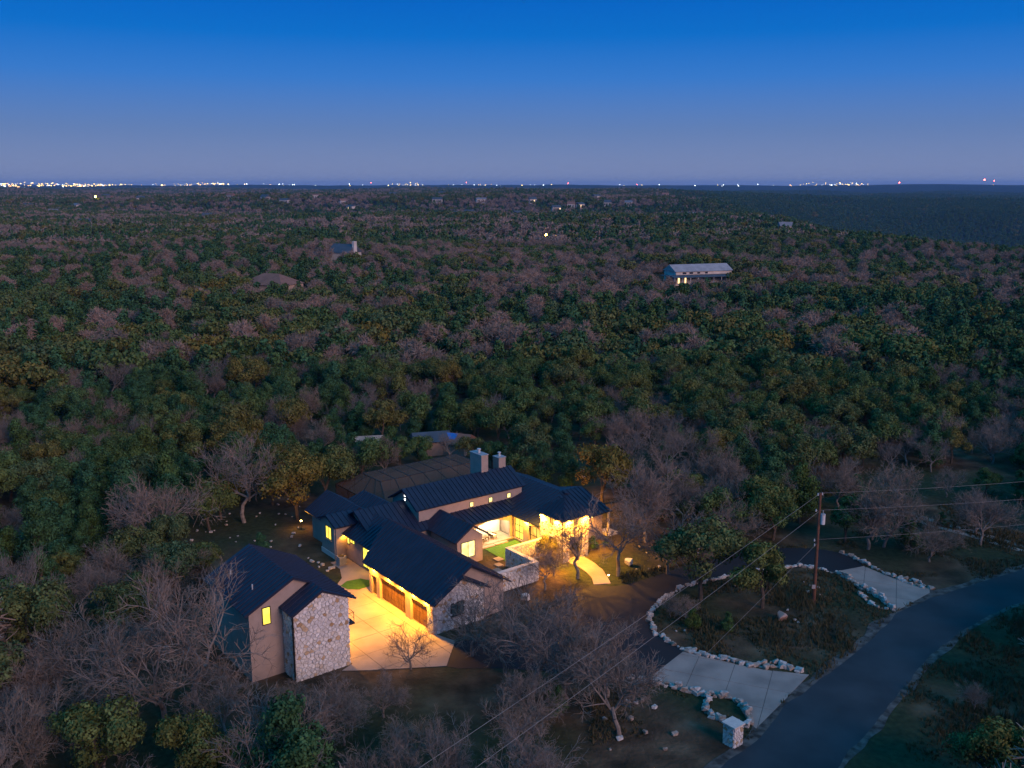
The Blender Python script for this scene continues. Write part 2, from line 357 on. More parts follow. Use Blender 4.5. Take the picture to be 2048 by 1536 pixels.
slabbed('entrance_apron', [p.to_2d() for p in gp([(1366, 1304), (1406, 1314), (1468, 1328), (1525, 1340), (1618, 1350), (1570, 1400), (1512, 1458), (1494, 1440), (1470, 1400), (1411, 1388), (1340, 1370), (1298, 1357)])], 0.05, R(-22), 3.2)
slabbed('entrance_apron', [p.to_2d() for p in gp([(1727, 1133), (1784, 1156), (1869, 1181), (1794, 1222), (1754, 1192), (1719, 1176), (1690, 1157), (1666, 1145)])], 0.05, R(-22), 3.2)
sheet('front_path', [W(*p).to_2d() for p in [(21.3, 6.0), (23.9, 6.0), (23.6, 8.2), (23.0, 10.3), (22.0, 12.2), (21.2, 13.5), (19.6, 12.6), (20.6, 11.2), (21.2, 9.6), (21.5, 8.0)]], 0.055, M['concrete'], thick=0.1)
sheet('side_walk', [W(*p).to_2d() for p in [(-2.8, -0.4), (0.34, -0.15), (1.6, -1.6), (2.5, -4.2), (2.5, -9.5), (0.4, -9.6), (0.4, -7.4), (-0.6, -5.0), (-2.0, -3.6)]], 0.04, M['concrete'], thick=0.1)
tag(sheet('lawn_patch', [W(*p).to_2d() for p in [(-1.7, -3.2), (-0.6, -3.9), (0.9, -3.6), (1.5, -2.4), (0.7, -1.3), (-0.6, -1.2), (-1.5, -2.0)]], 0.07, M['turf']), kind='structure')
tag(sheet('courtyard_lawn', [W(*p).to_2d() for p in [(16.3, -2.3), (20.8, -2.5), (20.8, 2.6), (16.0, 2.6)]], 0.06, M['turf']), kind='structure')
track = catmull(gp([(1780, 1022), (1815, 1030), (1870, 1048), (1960, 1072), (2060, 1100), (2200, 1120)]))
for k, off in enumerate((-0.8, 0.8)):
    a = []; b_ = []
    rr = random.Random(20 + k)
    for i, p in enumerate(track):
        q = track[min(i + 1, len(track) - 1)] - track[max(i - 1, 0)]; nrm = Vector((-q.y, q.x, 0)).normalized()
        a.append((p + nrm * (off - 0.42 - rr.random() * 0.12)).to_2d()); b_.append((p + nrm * (off + 0.42 + rr.random() * 0.12)).to_2d())
    sheet('dirt_track', a + b_[::-1], 0.02, M['dirt'])
# ------------------------------------------------------------------ loose stones
def hull_rock(seed, sx, sy, sz, npt=15):
    rr = random.Random(seed); bm = bmesh.new()
    for i in range(npt):
        v_ = Vector((rr.gauss(0, 1), rr.gauss(0, 1), rr.gauss(0, 1))).normalized()
        v_ = Vector([math.copysign(abs(c) ** 0.55, c) for c in v_]) * rr.uniform(0.82, 1.0)
        bm.verts.new((v_.x * sx * 0.55, v_.y * sy * 0.55, v_.z * sz * 0.55))
    r = bmesh.ops.convex_hull(bm, input=bm.verts)
    bmesh.ops.delete(bm, geom=[v_ for v_ in bm.verts if not v_.link_faces], context='VERTS')
    zmin = min(v_.co.z for v_ in bm.verts)
    for v_ in bm.verts: v_.co.z -= zmin
    me = bpy.data.meshes.new('stone'); bm.to_mesh(me); bm.free(); me.materials.append(M['border_stone']); return me
ROCK = [hull_rock(100 + i, 1, 0.7, 0.55) for i in range(8)]
def resample(line, step, rr, jit):
    out_ = []; acc = 0; nxt = 0
    for a, b_ in zip(line[:-1], line[1:]):
        L_ = (b_ - a).length
        while nxt <= acc + L_:
            t_ = (nxt - acc) / max(L_, 1e-6); out_.append((a.lerp(b_, t_), math.atan2(b_.y - a.y, b_.x - a.x))); nxt += step * (1 + rr.uniform(-jit, jit))
        acc += L_
    return out_
def border(label, lines, seed, group=None):
    rr = random.Random(seed); p0 = un(*lines[0][0][0])
    e = empty('stone_border', p0); tag(e, label, 'stone border', group)
    for pts, step, size, layers in lines:
        ln = catmull(gp(pts), 5)
        for ly in range(layers):
            for p, a in resample(ln, step, rr, 0.3):
                if ly and rr.random() < 0.25: continue
                o = bpy.data.objects.new('stone', rr.choice(ROCK)); s_ = size * rr.uniform(0.6, 1.4)
                nrm = Vector((-math.sin(a), math.cos(a), 0)) * rr.uniform(-0.16, 0.16)
                o.location = p + nrm - p0 + Vector((0, 0, ly * size * 0.42 - 0.07)); o.rotation_euler = (rr.uniform(-.15, .15), rr.uniform(-.15, .15), a + rr.uniform(-.5, .5))
                o.scale = (s_, s_ * rr.uniform(0.8, 1.15), s_ * rr.uniform(0.8, 1.25)); link(o, e)
border('long low border of pale limestone rocks curving round the grassy island with the utility pole', [
    ([(1680, 1149), (1638, 1139), (1601, 1133), (1579, 1135), (1513, 1143.5), (1479, 1149), (1443, 1156), (1400, 1166), (1363, 1175), (1343, 1189), (1318, 1206), (1303, 1226), (1301, 1248), (1309, 1265), (1335, 1282), (1366, 1299), (1406, 1310.6), (1468, 1324.7), (1525, 1336), (1553, 1334), (1604, 1345)], 0.44, 0.62, 1),
    ([(1500, 1332), (1540, 1327), (1570, 1331), (1600, 1342)], 0.5, 0.6, 1),
    ([(1366, 1297), (1406, 1308), (1468, 1322), (1525, 1333)], 0.6, 0.6, 1)], 1)
border('double rock border with a small open planter beside the upper concrete entrance apron', [
    ([(1682, 1150), (1700, 1162), (1719, 1176), (1740, 1186), (1760, 1198), (1786, 1219)], 0.4, 0.62, 2),
    ([(1722, 1190), (1732, 1202), (1748, 1212), (1770, 1219), (1790, 1221)], 0.5, 0.6, 1)], 2)
border('rock border rising along the far edge of the upper concrete entrance apron', [
    ([(1682, 1107), (1703, 1114), (1735, 1130), (1784, 1153), (1808, 1164), (1829, 1170), (1867, 1181)], 0.42, 0.6, 1),
    ([(1800, 1157), (1830, 1162), (1866, 1178)], 0.5, 0.6, 1)], 3)
border('stacked rock border with a ring planter beside the stone mailbox', [
    ([(1220, 1361), (1270, 1364), (1304, 1367), (1343, 1374), (1377, 1383), (1411, 1392), (1454, 1398), (1482, 1412), (1496, 1434), (1492, 1454)], 0.42, 0.66, 2),
    ([(1419, 1398), (1409, 1420), (1431, 1438), (1457, 1446), (1480, 1448)], 0.42, 0.6, 2)], 4)
def rock(name, x, y, s, label, group=None, mt=None, seed=0, sc3=(1, 1, 1)):
    p = un(x, y); o = bpy.data.objects.new(name, ROCK[seed % 8] if mt is None else hull_rock(300 + seed, 1, .9, .8))
    if mt: o.data.materials[0] = mt
    o.location = p; o.scale = (s * sc3[0], s * sc3[1], s * sc3[2]); o.rotation_euler = (0, 0, seed * 1.3); tag(o, label, 'rock', group); return link(o)
mat('pink_rock', (0.52, 0.34, 0.28), (0.42, 0.27, 0.22), 2, 0.9, 0.03, 8)
mat('white_rock', (0.62, 0.60, 0.57), (0.5, 0.48, 0.46), 2, 0.9, 0.03, 8)
rock('boulder', 1565, 1241, 1.15, 'pinkish boulder alone on the grassy island near the utility pole', None, M['pink_rock'], 1)
rock('boulder', 1258, 1131, 1.05, 'white boulder on the lit ground to the right of the front path', None, M['white_rock'], 2)
rock('boulder', 1050, 1201, 0.95, 'pale boulder beside the dark driveway below the courtyard wall', None, M['white_rock'], 3)
rr = random.Random(5)
spots = [(1272, 1408), (1285, 1402), (1255, 1405), (1309, 1417), (1290, 1466), (1240, 1480), (1232, 1416), (1330, 1500), (1262, 1440), (1210, 1440), (1350, 1470), (1220, 1500)]
for i, (x, y) in enumerate(spots): rock('field_rock', x, y, rr.uniform(.25, .6), 'loose white limestone rock in the dark grass below the ring planter', 'loose rocks near the mailbox', seed=i)
spots = [(1370, 1262), (1352, 1263), (1590, 1241), (1596, 1246), (1545, 1160), (1608, 1165), (1620, 1172), (1616, 1185), (1636, 1176), (1640, 1190), (1575, 1222), (1480, 1165), (1470, 1172), (1650, 1196)]
for i, (x, y) in enumerate(spots): rock('field_rock', x, y, rr.uniform(.2, .42), 'loose limestone rock in the grass of the stone-ringed island', 'loose rocks on the island', seed=i + 3)
spots = [(617, 1117), (624, 1124), (637, 1126), (638, 1135), (662, 1139), (668, 1137), (655, 1143), (645, 1132)]
for i, (x, y) in enumerate(spots): rock('field_rock', x, y, rr.uniform(.3, .6), 'loose white rock on the ground beside the bedroom bay', 'loose rocks by the bay', seed=i + 1)
for i in range(40):
    x, y = rr.uniform(330, 600), rr.uniform(995, 1110)
    rock('field_rock', x, y, rr.uniform(.2, .5), 'loose pale rock on the leaf-strewn clearing left of the house', 'loose rocks in the left clearing', seed=i)
for i in range(34):
    x, y = rr.uniform(1080, 1330), rr.uniform(910, 965)
    rock('field_rock', x, y, rr.uniform(.3, .8), 'loose pale rock in the clearing behind the house', 'loose rocks behind the house', seed=i)
for i in range(26):
    x, y = rr.uniform(1250, 1400), rr.uniform(1075, 1140)
    rock('field_rock', x, y, rr.uniform(.2, .4), 'loose pale rock on the slope right of the entrance tower', 'loose rocks right of the tower', seed=i)
# ------------------------------------------------------------------ building helpers (plan coordinates u, v, z)
def clip(poly, nrm, d_):               # keep side nrm.p <= d_
    out_ = []
    for i in range(len(poly)):
        a = poly[i]; b_ = poly[(i + 1) % len(poly)]; da = nrm.dot(a) - d_; db = nrm.dot(b_) - d_
        if da <= 0: out_.append(a)
        if da * db < 0: out_.append(a.lerp(b_, da / (da - db)))
    return out_
def roof(parent, name, pts, panel=0.6, thick=0.14, panels=True, mt=None):
    P_ = [Vector(p) for p in pts]; nrm = (P_[1] - P_[0]).cross(P_[2] - P_[0]).normalized()
    if nrm.z < 0: nrm = -nrm
    mt = mt or M['roof_metal']
    base = MB().prism(P_, -nrm * thick).build(name, mt, parent)
    if panels:
        e = (P_[1] - P_[0]).normalized(); s0 = min(e.dot(p) for p in P_); s1 = max(e.dot(p) for p in P_)
        k = max(1, round((s1 - s0) / panel)); w_ = (s1 - s0) / k
        for i in range(k):
            a, b_ = s0 + i * w_, s0 + (i + 1) * w_
            q = clip(clip(P_, e, b_ - 0.005), -e, -a - 0.005)
            if len(q) < 3: continue
            ar = sum(((q[j] - q[0]).cross(q[j + 1] - q[0])).length for j in range(1, len(q) - 1))
            if ar < 0.05: continue
            mb = MB().prism([p + nrm * 0.004 for p in q], nrm * 0.016)
            r_ = clip(clip(P_, e, a + 0.075), -e, -a - 0.005)
            if len(r_) >= 3: mb.prism([p + nrm * 0.021 for p in r_], nrm * 0.07)
            mb.build('roof_panel', mt, base)
    return base
def gable(parent, name, u0, u1, v0, v1, ze, zr, axis='v', panels=(True, True), back=True, **kw):
    if axis == 'v':
        m_ = (u0 + u1) / 2
        roof(parent, name, [(u0, v1, ze), (u0, v0, ze), (m_, v0, zr), (m_, v1, zr)], panels=panels[0], **kw)
        roof(parent, name, [(u1, v0, ze), (u1, v1, ze), (m_, v1, zr), (m_, v0, zr)], panels=panels[1], **kw)
    else:
        m_ = (v0 + v1) / 2
        roof(parent, name, [(u0, v1, ze), (u1, v1, ze), (u1, m_, zr), (u0, m_, zr)], panels=panels[0], **kw)
        roof(parent, name, [(u1, v0, ze), (u0, v0, ze), (u0, m_, zr), (u1, m_, zr)], panels=panels[1], **kw)
def block(parent, u0, u1, v0, v1, zw, zr=None, axis='v', mt=None, name='wall'):
    mt = mt or M['stucco']; mb = MB()
    if zr is None: mb.box(u0, u1, v0, v1, -0.3, zw)
    elif axis == 'v': mb.prism([(u0, v0, -0.3), (u1, v0, -0.3), (u1, v0, zw), ((u0 + u1) / 2, v0, zr), (u0, v0, zw)], (0, v1 - v0, 0))
    else: mb.prism([(u0, v0, -0.3), (u0, v1, -0.3), (u0, v1, zw), (u0, (v0 + v1) / 2, zr), (u0, v0, zw)], (u1 - u0, 0, 0))
    return mb.build(name, mt, parent)
def wall_open(parent, axis, pos, th, a0, a1, z0, z1, opens, mt, name='wall'):
    # wall in plane u=pos (axis 'u', a is v) or v=pos (axis 'v', a is u), thickness th towards +axis; opens = (a0,a1,z0,z1)
    A = sorted({a0, a1, *[o for q in opens for o in q[:2]]}); Zs = sorted({z0, z1, *[o for q in opens for o in q[2:]]})
    solid = lambda i, j: 0 <= i < len(A) - 1 and 0 <= j < len(Zs) - 1 and not any(q[0] <= (A[i] + A[i + 1]) / 2 <= q[1] and q[2] <= (Zs[j] + Zs[j + 1]) / 2 <= q[3] for q in opens)
    mb = MB(); P_ = (lambda a, t_, z: (pos + t_, a, z)) if axis == 'u' else (lambda a, t_, z: (a, pos + t_, z))
    for i in range(len(A) - 1):
        for j in range(len(Zs) - 1):
            if not solid(i, j): continue
            x0, x1, y0, y1 = A[i], A[i + 1], Zs[j], Zs[j + 1]
            for t_ in (0, th): mb.add([P_(x0, t_, y0), P_(x1, t_, y0), P_(x1, t_, y1), P_(x0, t_, y1)], [(0, 1, 2, 3)])
            for di, dj, e in ((-1, 0, ((x0, y0), (x0, y1))), (1, 0, ((x1, y0), (x1, y1))), (0, -1, ((x0, y0), (x1, y0))), (0, 1, ((x0, y1), (x1, y1)))):
                if not solid(i + di, j + dj):
                    mb.add([P_(e[0][0], 0, e[0][1]), P_(e[1][0], 0, e[1][1]), P_(e[1][0], th, e[1][1]), P_(e[0][0], th, e[0][1])], [(0, 1, 2, 3)])
    return mb.build(name, mt, parent)
def window(parent, axis, pos, out_, a0, a1, z0, z1, nx=1, nz=1, glass='warm_glass', fw=0.07, sill=True, name='window'):
    # framed window proud of wall plane at pos, out_ = +1/-1 outward along the axis
    P_ = (lambda a, t_: (pos + out_ * t_, a)) if axis == 'u' else (lambda a, t_: (a, pos + out_ * t_))
    def bx(mb, x0, x1, t0, t1, y0, y1):
        p, q = P_(x0, t0), P_(x1, t1)
        return mb.box(min(p[0], q[0]), max(p[0], q[0]), min(p[1], q[1]), max(p[1], q[1]), y0, y1)
    fr = MB()
    bx(fr, a0 - fw, a0, -0.05, 0.06, z0 - fw, z1 + fw); bx(fr, a1, a1 + fw, -0.05, 0.06, z0 - fw, z1 + fw)
    bx(fr, a0, a1, -0.05, 0.06, z0 - fw, z0); bx(fr, a0, a1, -0.05, 0.06, z1, z1 + fw)
    f_ = fr.build(name, M['trim'], parent)
    for i in range(nx):
        for j in range(nz):
            x0 = a0 + (a1 - a0) * i / nx + (0.035 if i else 0); x1 = a0 + (a1 - a0) * (i + 1) / nx - (0.035 if i < nx - 1 else 0)
            y0 = z0 + (z1 - z0) * j / nz + (0.03 if j else 0); y1 = z0 + (z1 - z0) * (j + 1) / nz - (0.03 if j < nz - 1 else 0)
            bx(MB(), x0, x1, 0.004, 0.02, y0, y1).build('pane', M[glass], f_)
    if nx > 1 or nz > 1:
        mu = MB()
        for i in range(1, nx): x_ = a0 + (a1 - a0) * i / nx; bx(mu, x_ - 0.035, x_ + 0.035, 0.0, 0.05, z0, z1)
        for j in range(1, nz): y_ = z0 + (z1 - z0) * j / nz; bx(mu, a0, a1, 0.002, 0.048, y_ - 0.03, y_ + 0.03)
        mu.build('mullion', M['trim'], f_)
    if sill: bx(MB(), a0 - 0.15, a1 + 0.15, 0.001, 0.14, z0 - fw - 0.1, z0 - fw - 0.003).build('sill', M['stucco'], f_)
    return f_
def voro(poly, size, seed, opens=()):
    rr = random.Random(seed); xs_ = [p[0] for p in poly]; ys_ = [p[1] for p in poly]
    P_ = []; j = 0; y = min(ys_) - size
    while y < max(ys_) + size:
        x = min(xs_) - size + (j % 2) * size * 0.6
        while x < max(xs_) + size:
            P_.append((x + rr.uniform(-.42, .42) * size, y + rr.uniform(-.33, .33) * size)); x += size * 1.22
        y += size * 0.78; j += 1
    P_ = np.array(P_); cells = []
    cen = Vector((sum(xs_) / len(poly), sum(ys_) / len(poly), 0))
    for i in range(len(P_)):
        c = Vector((*P_[i], 0)); s_ = size * 2
        q = [c + Vector(k) for k in ((-s_, -s_, 0), (s_, -s_, 0), (s_, s_, 0), (-s_, s_, 0))]
        dd = np.hypot(P_[:, 0] - c.x, P_[:, 1] - c.y)
        for k in np.nonzero((dd > 0.01) & (dd < size * 2.6))[0]:
            o_ = Vector((*P_[k], 0)); nn = (o_ - c).normalized(); q = clip(q, nn, nn.dot((o_ + c) / 2) - 0.02)
            if len(q) < 3: break
        for a in range(len(poly)):
            if len(q) < 3: break
            p0 = Vector((*poly[a], 0)); p1 = Vector((*poly[(a + 1) % len(poly)], 0)); e = (p1 - p0).normalized(); nn = Vector((e.y, -e.x, 0))
            if nn.dot(cen - p0) > 0: nn = -nn
            q = clip(q, nn, nn.dot(p0))
        if len(q) < 3: continue
        ar = abs(sum(q[a].x * q[(a + 1) % len(q)].y - q[(a + 1) % len(q)].x * q[a].y for a in range(len(q)))) / 2
        if ar < size * size * 0.05: continue
        m_ = sum(q, Vector()) / len(q)
        if any(o_[0] - 0.06 < m_.x < o_[1] + 0.06 and o_[2] - 0.1 < m_.y < o_[3] + 0.06 for o_ in opens): continue
        cells.append([p for p in q])
    return cells
def stones(parent, axis, pos, out_, poly, size, seed, single=False, opens=()):
    rr = random.Random(seed * 7 + 1); mb = MB()
    P_ = (lambda a, t_, z: (pos + out_ * t_, a, z)) if axis == 'u' else (lambda a, t_, z: (a, pos + out_ * t_, z))
    for q in voro(poly, size, seed, opens):
        d_ = rr.uniform(0.03, 0.10); c = sum(q, Vector()) / len(q)
        b_ = MB() if single else mb
        lo_ = [P_(p.x, 0.002, p.y) for p in q]; hi_ = [P_(c.x + (p.x - c.x) * 0.9, d_, c.y + (p.y - c.y) * 0.9) for p in q]; n_ = len(q)
        b_.add(lo_ + hi_, [tuple(range(n_, 2 * n_))] + [(i, (i + 1) % n_, n_ + (i + 1) % n_, n_ + i) for i in range(n_)])
        if single: b_.build('stone', M['limestone'], parent)
    if not single: tag(mb.build('stone_facing', M['limestone_joined'], parent), kind='stuff')
LAMPS = []
def lamp(parent, p, power, color=(1, 0.60, 0.16), rad=0.06, spot=None, name='downlight', glow='lamp_glow', size=0.07):
    mb = MB(); mb.tube((p[0], p[1], p[2] + 0.03), (p[0], p[1], p[2] + 0.09), size * 1.3, n=10); b_ = mb.build(name, M['trim'], parent)
    MB().tube((p[0], p[1], p[2]), (p[0], p[1], p[2] + 0.029), size, n=10).build('lens', M[glow], b_)
    ld = bpy.data.lights.new('lamp_light', 'SPOT' if spot else 'POINT'); ld.energy = power; ld.color = color; ld.shadow_soft_size = rad
    if spot: ld.spot_size = R(spot); ld.spot_blend = 0.6
    lo_ = bpy.data.objects.new('lamp_light', ld); lo_.location = plan(p[0], p[1], p[2] - 0.05); link(lo_, b_)
    return b_
WARM = (1.0, 0.39, 0.025)
# ------------------------------------------------------------------ main house
HO = empty('house', O, TH); tag(HO, 'low stone and stucco ranch house with dark standing-seam roofs and lit courtyard', 'house')
# garage wing
wall_open(HO, 'u', 0.0, 0.35, 0.0, 12.0, -0.3, 3.32, [(0.45, 1.45, 0.05, 2.15), (2.1, 7.1, 0.05, 2.42), (8.0, 11.0, 0.05, 2.42)], M['stucco'])
block(HO, 0.352, 8.4, 0.0, 11.7, 3.55, 5.85)
for a0, a1 in ((2.1, 7.1), (8.0, 11.0)):
    dr = MB().box(0.30, 0.345, a0, a1, 0.05, 2.42).build('garage_door', M['garage_wood'], HO)
    for i in range(4):
        z0 = 0.08 + i * 0.585
        n_ = 8 if a1 - a0 > 4 else 5
        for k in range(n_):
            x0 = a0 + (a1 - a0) * k / n_ + 0.05; x1 = a0 + (a1 - a0) * (k + 1) / n_ - 0.05
            MB().box(0.27, 0.299, x0, x1, z0 + 0.03, z0 + 0.55).build('panel', M['garage_wood'], dr)
dr = MB().box(0.28, 0.345, 0.45, 1.45, 0.05, 2.15).build('side_door', M['dark_wood'], HO)
MB().tube((0.2, 1.32, 1.0), (0.2, 1.32, 1.15), 0.03).build('handle', M['grey_metal'], dr)
mb = MB()
for a in (2.1, 7.1, 8.0, 11.0): mb.box(-0.025, -0.002, a - 0.09 if a in (2.1, 8.0) else a, a if a in (2.1, 8.0) else a + 0.09, 0.05, 2.5)
mb.build('door_casing', M['stucco'], HO)
roof(HO, 'garage_roof', [(-0.45, 12.5, 3.22), (-0.45, -0.6, 3.22), (4.2, -3.5, 6.1), (4.2, 12.5, 6.1)])
roof(HO, 'garage_roof', [(8.85, -3.5, 3.22), (8.85, 12.5, 3.22), (4.2, 12.5, 6.1), (4.2, -3.5, 6.1)])
# stone front bay of the garage with its own gable
block(HO, 0.353, 5.75, 11.2, 12.0, 3.35, 4.95, name='front_bay', mt=M['mortar'])
MB().box(0.0, 0.352, 12.0, 12.08, -0.3, 3.3).build('front_bay', M['mortar'], HO)
stones(HO, 'v', 12.02, 1, [(0.0, 0), (5.75, 0), (5.75, 3.35), (2.9, 4.93), (0.0, 3.35)], 0.34, 11, opens=[(2.0, 3.45, 1.2, 2.55)])
stones(HO, 'u', 0.0, -1, [(11.15, 0), (12.05, 0), (12.05, 3.2), (11.15, 3.2)], 0.32, 12)
roof(HO, 'bay_roof', [(6.15, 11.0, 3.42), (6.15, 12.78, 3.42), (2.95, 12.78, 5.30), (2.95, 11.0, 5.30)])
roof(HO, 'bay_roof', [(-0.42, 12.78, 3.26), (-0.42, 12.3, 3.26), (2.95, 12.3, 5.32), (2.95, 12.78, 5.32)], panels=False)
mat('dim_glass', (0.05, 0.10, 0.11), (0.03, 0.06, 0.07), 1, 0.15, spec=0.8)
window(HO, 'v', 12.02, 1, 2.05, 3.4, 1.3, 2.5, 2, 1, 'dim_glass', 0.1)
# connector and bedroom wings on the left
block(HO, 2.6, 9.0, -11.5, 0.0, 3.1, mt=M['stucco'])
roof(HO, 'connector_roof', [(2.0, 0.2, 3.03), (2.0, -11.3, 3.03), (5.6, -11.3, 4.94), (5.6, -3.6, 4.94)])
block(HO, 4.0, 11.5, -13.6, -5.4, 3.0, 5.2, axis='u')
gable(HO, 'bedroom_roof', 3.4, 12.0, -14.1, -5.0, 3.0, 5.4, axis='u', panels=(True, False))
block(HO, 2.45, 7.7, -18.2, -11.6, 3.2, 4.8)
gable(HO, 'bedroom_roof', 1.9, 8.1, -19.2, -11.0, 3.15, 5.1, axis='v', panels=(True, False))
block(HO, 5.5, 11.5, -17.0, -9.0, 3.0)
roof(HO, 'bedroom_roof', [(5.0, -9.5, 3.1), (5.0, -18.0, 3.1), (8.3, -16.0, 5.2), (8.3, -9.5, 5.2)])
roof(HO, 'bedroom_roof', [(5.0, -18.0, 3.1), (11.6, -18.0, 3.1), (8.3, -16.0, 5.2)], panels=False)
roof(HO, 'bedroom_roof', [(11.6, -18.0, 3.1), (11.6, -9.5, 3.1), (8.3, -9.5, 5.2), (8.3, -16.0, 5.2)], panels=False)
block(HO, 1.3, 3.5, -13.4, -9.8, 3.95, 4.65, axis='u', name='bay', mt=M['stucco'])
mat('pale_stone', (0.60, 0.55, 0.50), (0.50, 0.46, 0.43), 3, 0.9, 0.03, 7)
MB().box(1.22, 1.299, -13.45, -9.75, -0.3, 0.55).build('plinth', M['pale_stone'], HO)
gable(HO, 'bay_roof', 0.95, 4.2, -13.9, -9.35, 3.95, 4.85, axis='u', panels=(True, False))
window(HO, 'u', 1.3, -1, -12.2, -10.95, 2.05, 3.45, 2, 1, 'warm_glass', 0.06)
window(HO, 'u', 2.6, -1, -9.6, -9.1, 1.85, 2.5, 1, 1, 'warm_glass', 0.05, False)
window(HO, 'u', 2.6, -1, -8.9, -7.95, 2.15, 2.5, 2, 1, 'warm_glass', 0.05, False)
window(HO, 'u', 2.6, -1, -6.0, -4.1, 0.3, 2.45, 2, 1, 'warm_glass', 0.06, False, 'glazed_door')
MB().tube((1.0, -9.6, 0), (1.0, -9.6, 3.9), 0.05, n=6).build('downpipe', M['stucco'], HO)
# great hall with clerestory
block(HO, 9.9, 24.7, -12.0, -6.2, 5.0, 6.65, axis='u')
gable(HO, 'hall_roof', 9.4, 25.2, -12.3, -5.9, 5.1, 6.9, axis='u', panels=(True, False))
for u in (17.2, 19.95, 22.7): window(HO, 'v', -6.2, 1, u - 0.24, u + 0.24, 3.98, 4.5, 1, 1, 'bright_glass', 0.05, False)
roof(HO, 'porch_roof', [(14.6, -3.15, 3.05), (21.4, -3.15, 3.05), (24.5, -6.2, 3.8), (12.4, -6.2, 3.8)])
for z in (6.0, 5.55):
    b_ = MB().box(9.70, 9.895, -8.95, -8.7, z, z + 0.25).build('flood_light', M['white_metal'], HO)
    MB().box(9.66, 9.698, -8.93, -8.72, z + 0.03, z + 0.22).build('lens', M['white_glow'], b_)
for (u0, u1, v0, v1, zt, r_) in ((20.6, 21.6, -11.3, -8.9, 8.9, 0.16), (23.3, 24.35, -10.2, -9.0, 8.1, 0.14)):
    c_ = MB().box(u0, u1, v0, v1, 4.5, zt).build('chimney', M['stucco'], HO)
    MB().box(u0 - 0.06, u1 + 0.06, v0 - 0.06, v1 + 0.06, zt + 0.002, zt + 0.1).build('cap', M['grey_metal'], c_)
    cu, cv = (u0 + u1) / 2, (v0 + v1) / 2
    MB().tube((cu, cv, zt + 0.1), (cu, cv, zt + 0.5), r_, n=12).tube((cu, cv, zt + 0.5), (cu, cv, zt + 0.62), r_ * 1.5, r_ * 1.5, n=12).build('flue', M['white_metal'], c_)
# middle wing with the court window
block(HO, 10.9, 14.3, -6.1, 0.0, 3.05, 4.3)
gable(HO, 'wing_roof', 10.3, 15.1, -6.6, 0.5, 3.0, 4.55, axis='v', panels=(True, True))
window(HO, 'v', 0.0, 1, 11.45, 13.2, 0.85, 2.6, 2, 1, 'bright_glass', 0.06)
# covered patio behind the arch
AR = [(15.2 + 5.6 * k / 14, 2.15 + 0.62 * math.sin(math.pi * k / 14)) for k in range(15)]
mb = MB()
for (x0, y0), (x1, y1) in zip(AR[:-1], AR[1:]):
    for t_ in (-3.5, -3.8): mb.add([(x0, t_, y0), (x1, t_, y1), (x1, t_, 3.0), (x0, t_, 3.0)], [(0, 1, 2, 3)])
    mb.add([(x0, -3.5, y0), (x1, -3.5, y1), (x1, -3.8, y1), (x0, -3.8, y0)], [(0, 1, 2, 3)])
mb.build('arch', M['stucco'], HO)
MB().box(14.31, 15.2, -3.8, -3.5, 0, 3.0).build('wall', M['stucco'], HO)
MB().box(20.8, 21.19, -3.8, -3.5, 0, 3.0).build('wall', M['stucco'], HO)
MB().box(14.31, 21.19, -6.19, -3.2, 0.0, 0.14).build('patio_floor', M['concrete'], HO)
MB().box(14.31, 21.19, -6.18, -6.08, 0.142, 3.0).build('patio_wall', M['white_wall'], HO)
MB().box(14.31, 21.19, -6.07, -3.81, 2.98, 3.04).build('patio_ceiling', M['white_wall'], HO)
window(HO, 'v', -6.08, 1, 15.2, 17.6, 0.35, 2.5, 2, 2, 'bright_glass', 0.06, False, 'patio_window')
for u in (16.3, 18.4, 20.2): lamp(HO, (u, -4.9, 2.86), 400, (1, 0.80, 0.45), 0.1, 165, 'ceiling_light', 'white_glow', 0.12)
# right wing
wall_open(HO, 'u', 21.2, 0.3, -3.9, 2.4, -0.3, 3.05, [(-3.2, -1.45, 0.12, 2.65), (-0.3, 2.0, 0.12, 2.5)], M['stucco'])
block(HO, 21.502, 26.0, -8.0, 2.38, 3.0, mt=M['stucco'])
window(HO, 'u', 21.42, -1, -3.14, -1.51, 0.2, 2.58, 2, 3, 'warm_glass', 0.06, False, 'glazed_door')
window(HO, 'u', 21.42, -1, -0.24, 1.94, 0.2, 2.43, 2, 2, 'gold_glass', 0.06, False, 'glazed_door')
block(HO, 26.001, 30.4, -13.0, 2.2, 3.1)
roof(HO, 'entry_roof', [(20.75, 3.1, 3.05), (20.75, -13.0, 3.05), (27.3, -13.0, 5.0), (27.3, -1.86, 5.0)])
roof(HO, 'entry_roof', [(31.0, -13.0, 3.6), (31.0, -1.0, 3.6), (27.3, -1.0, 5.0), (27.3, -13.0, 5.0)], panels=False)
roof(HO, 'entry_roof', [(20.75, 3.1, 3.05), (31.2, 3.1, 3.05), (30.5, -1.86, 5.0), (27.3, -1.86, 5.0)])
roof(HO, 'entry_roof', [(30.5, -1.88, 4.98), (31.0, -8.0, 3.2), (27.3, -8.0, 3.2), (27.3, -1.88, 4.98)], panels=False)
MB().box(30.55, 30.75, 2.9, 3.1, 0.3, 3.0).build('post', M['pale_stone'], HO)
MB().box(30.4, 32.0, 1.5, 3.3, -0.3, 0.3).build('side_step', M['pale_stone'], HO)
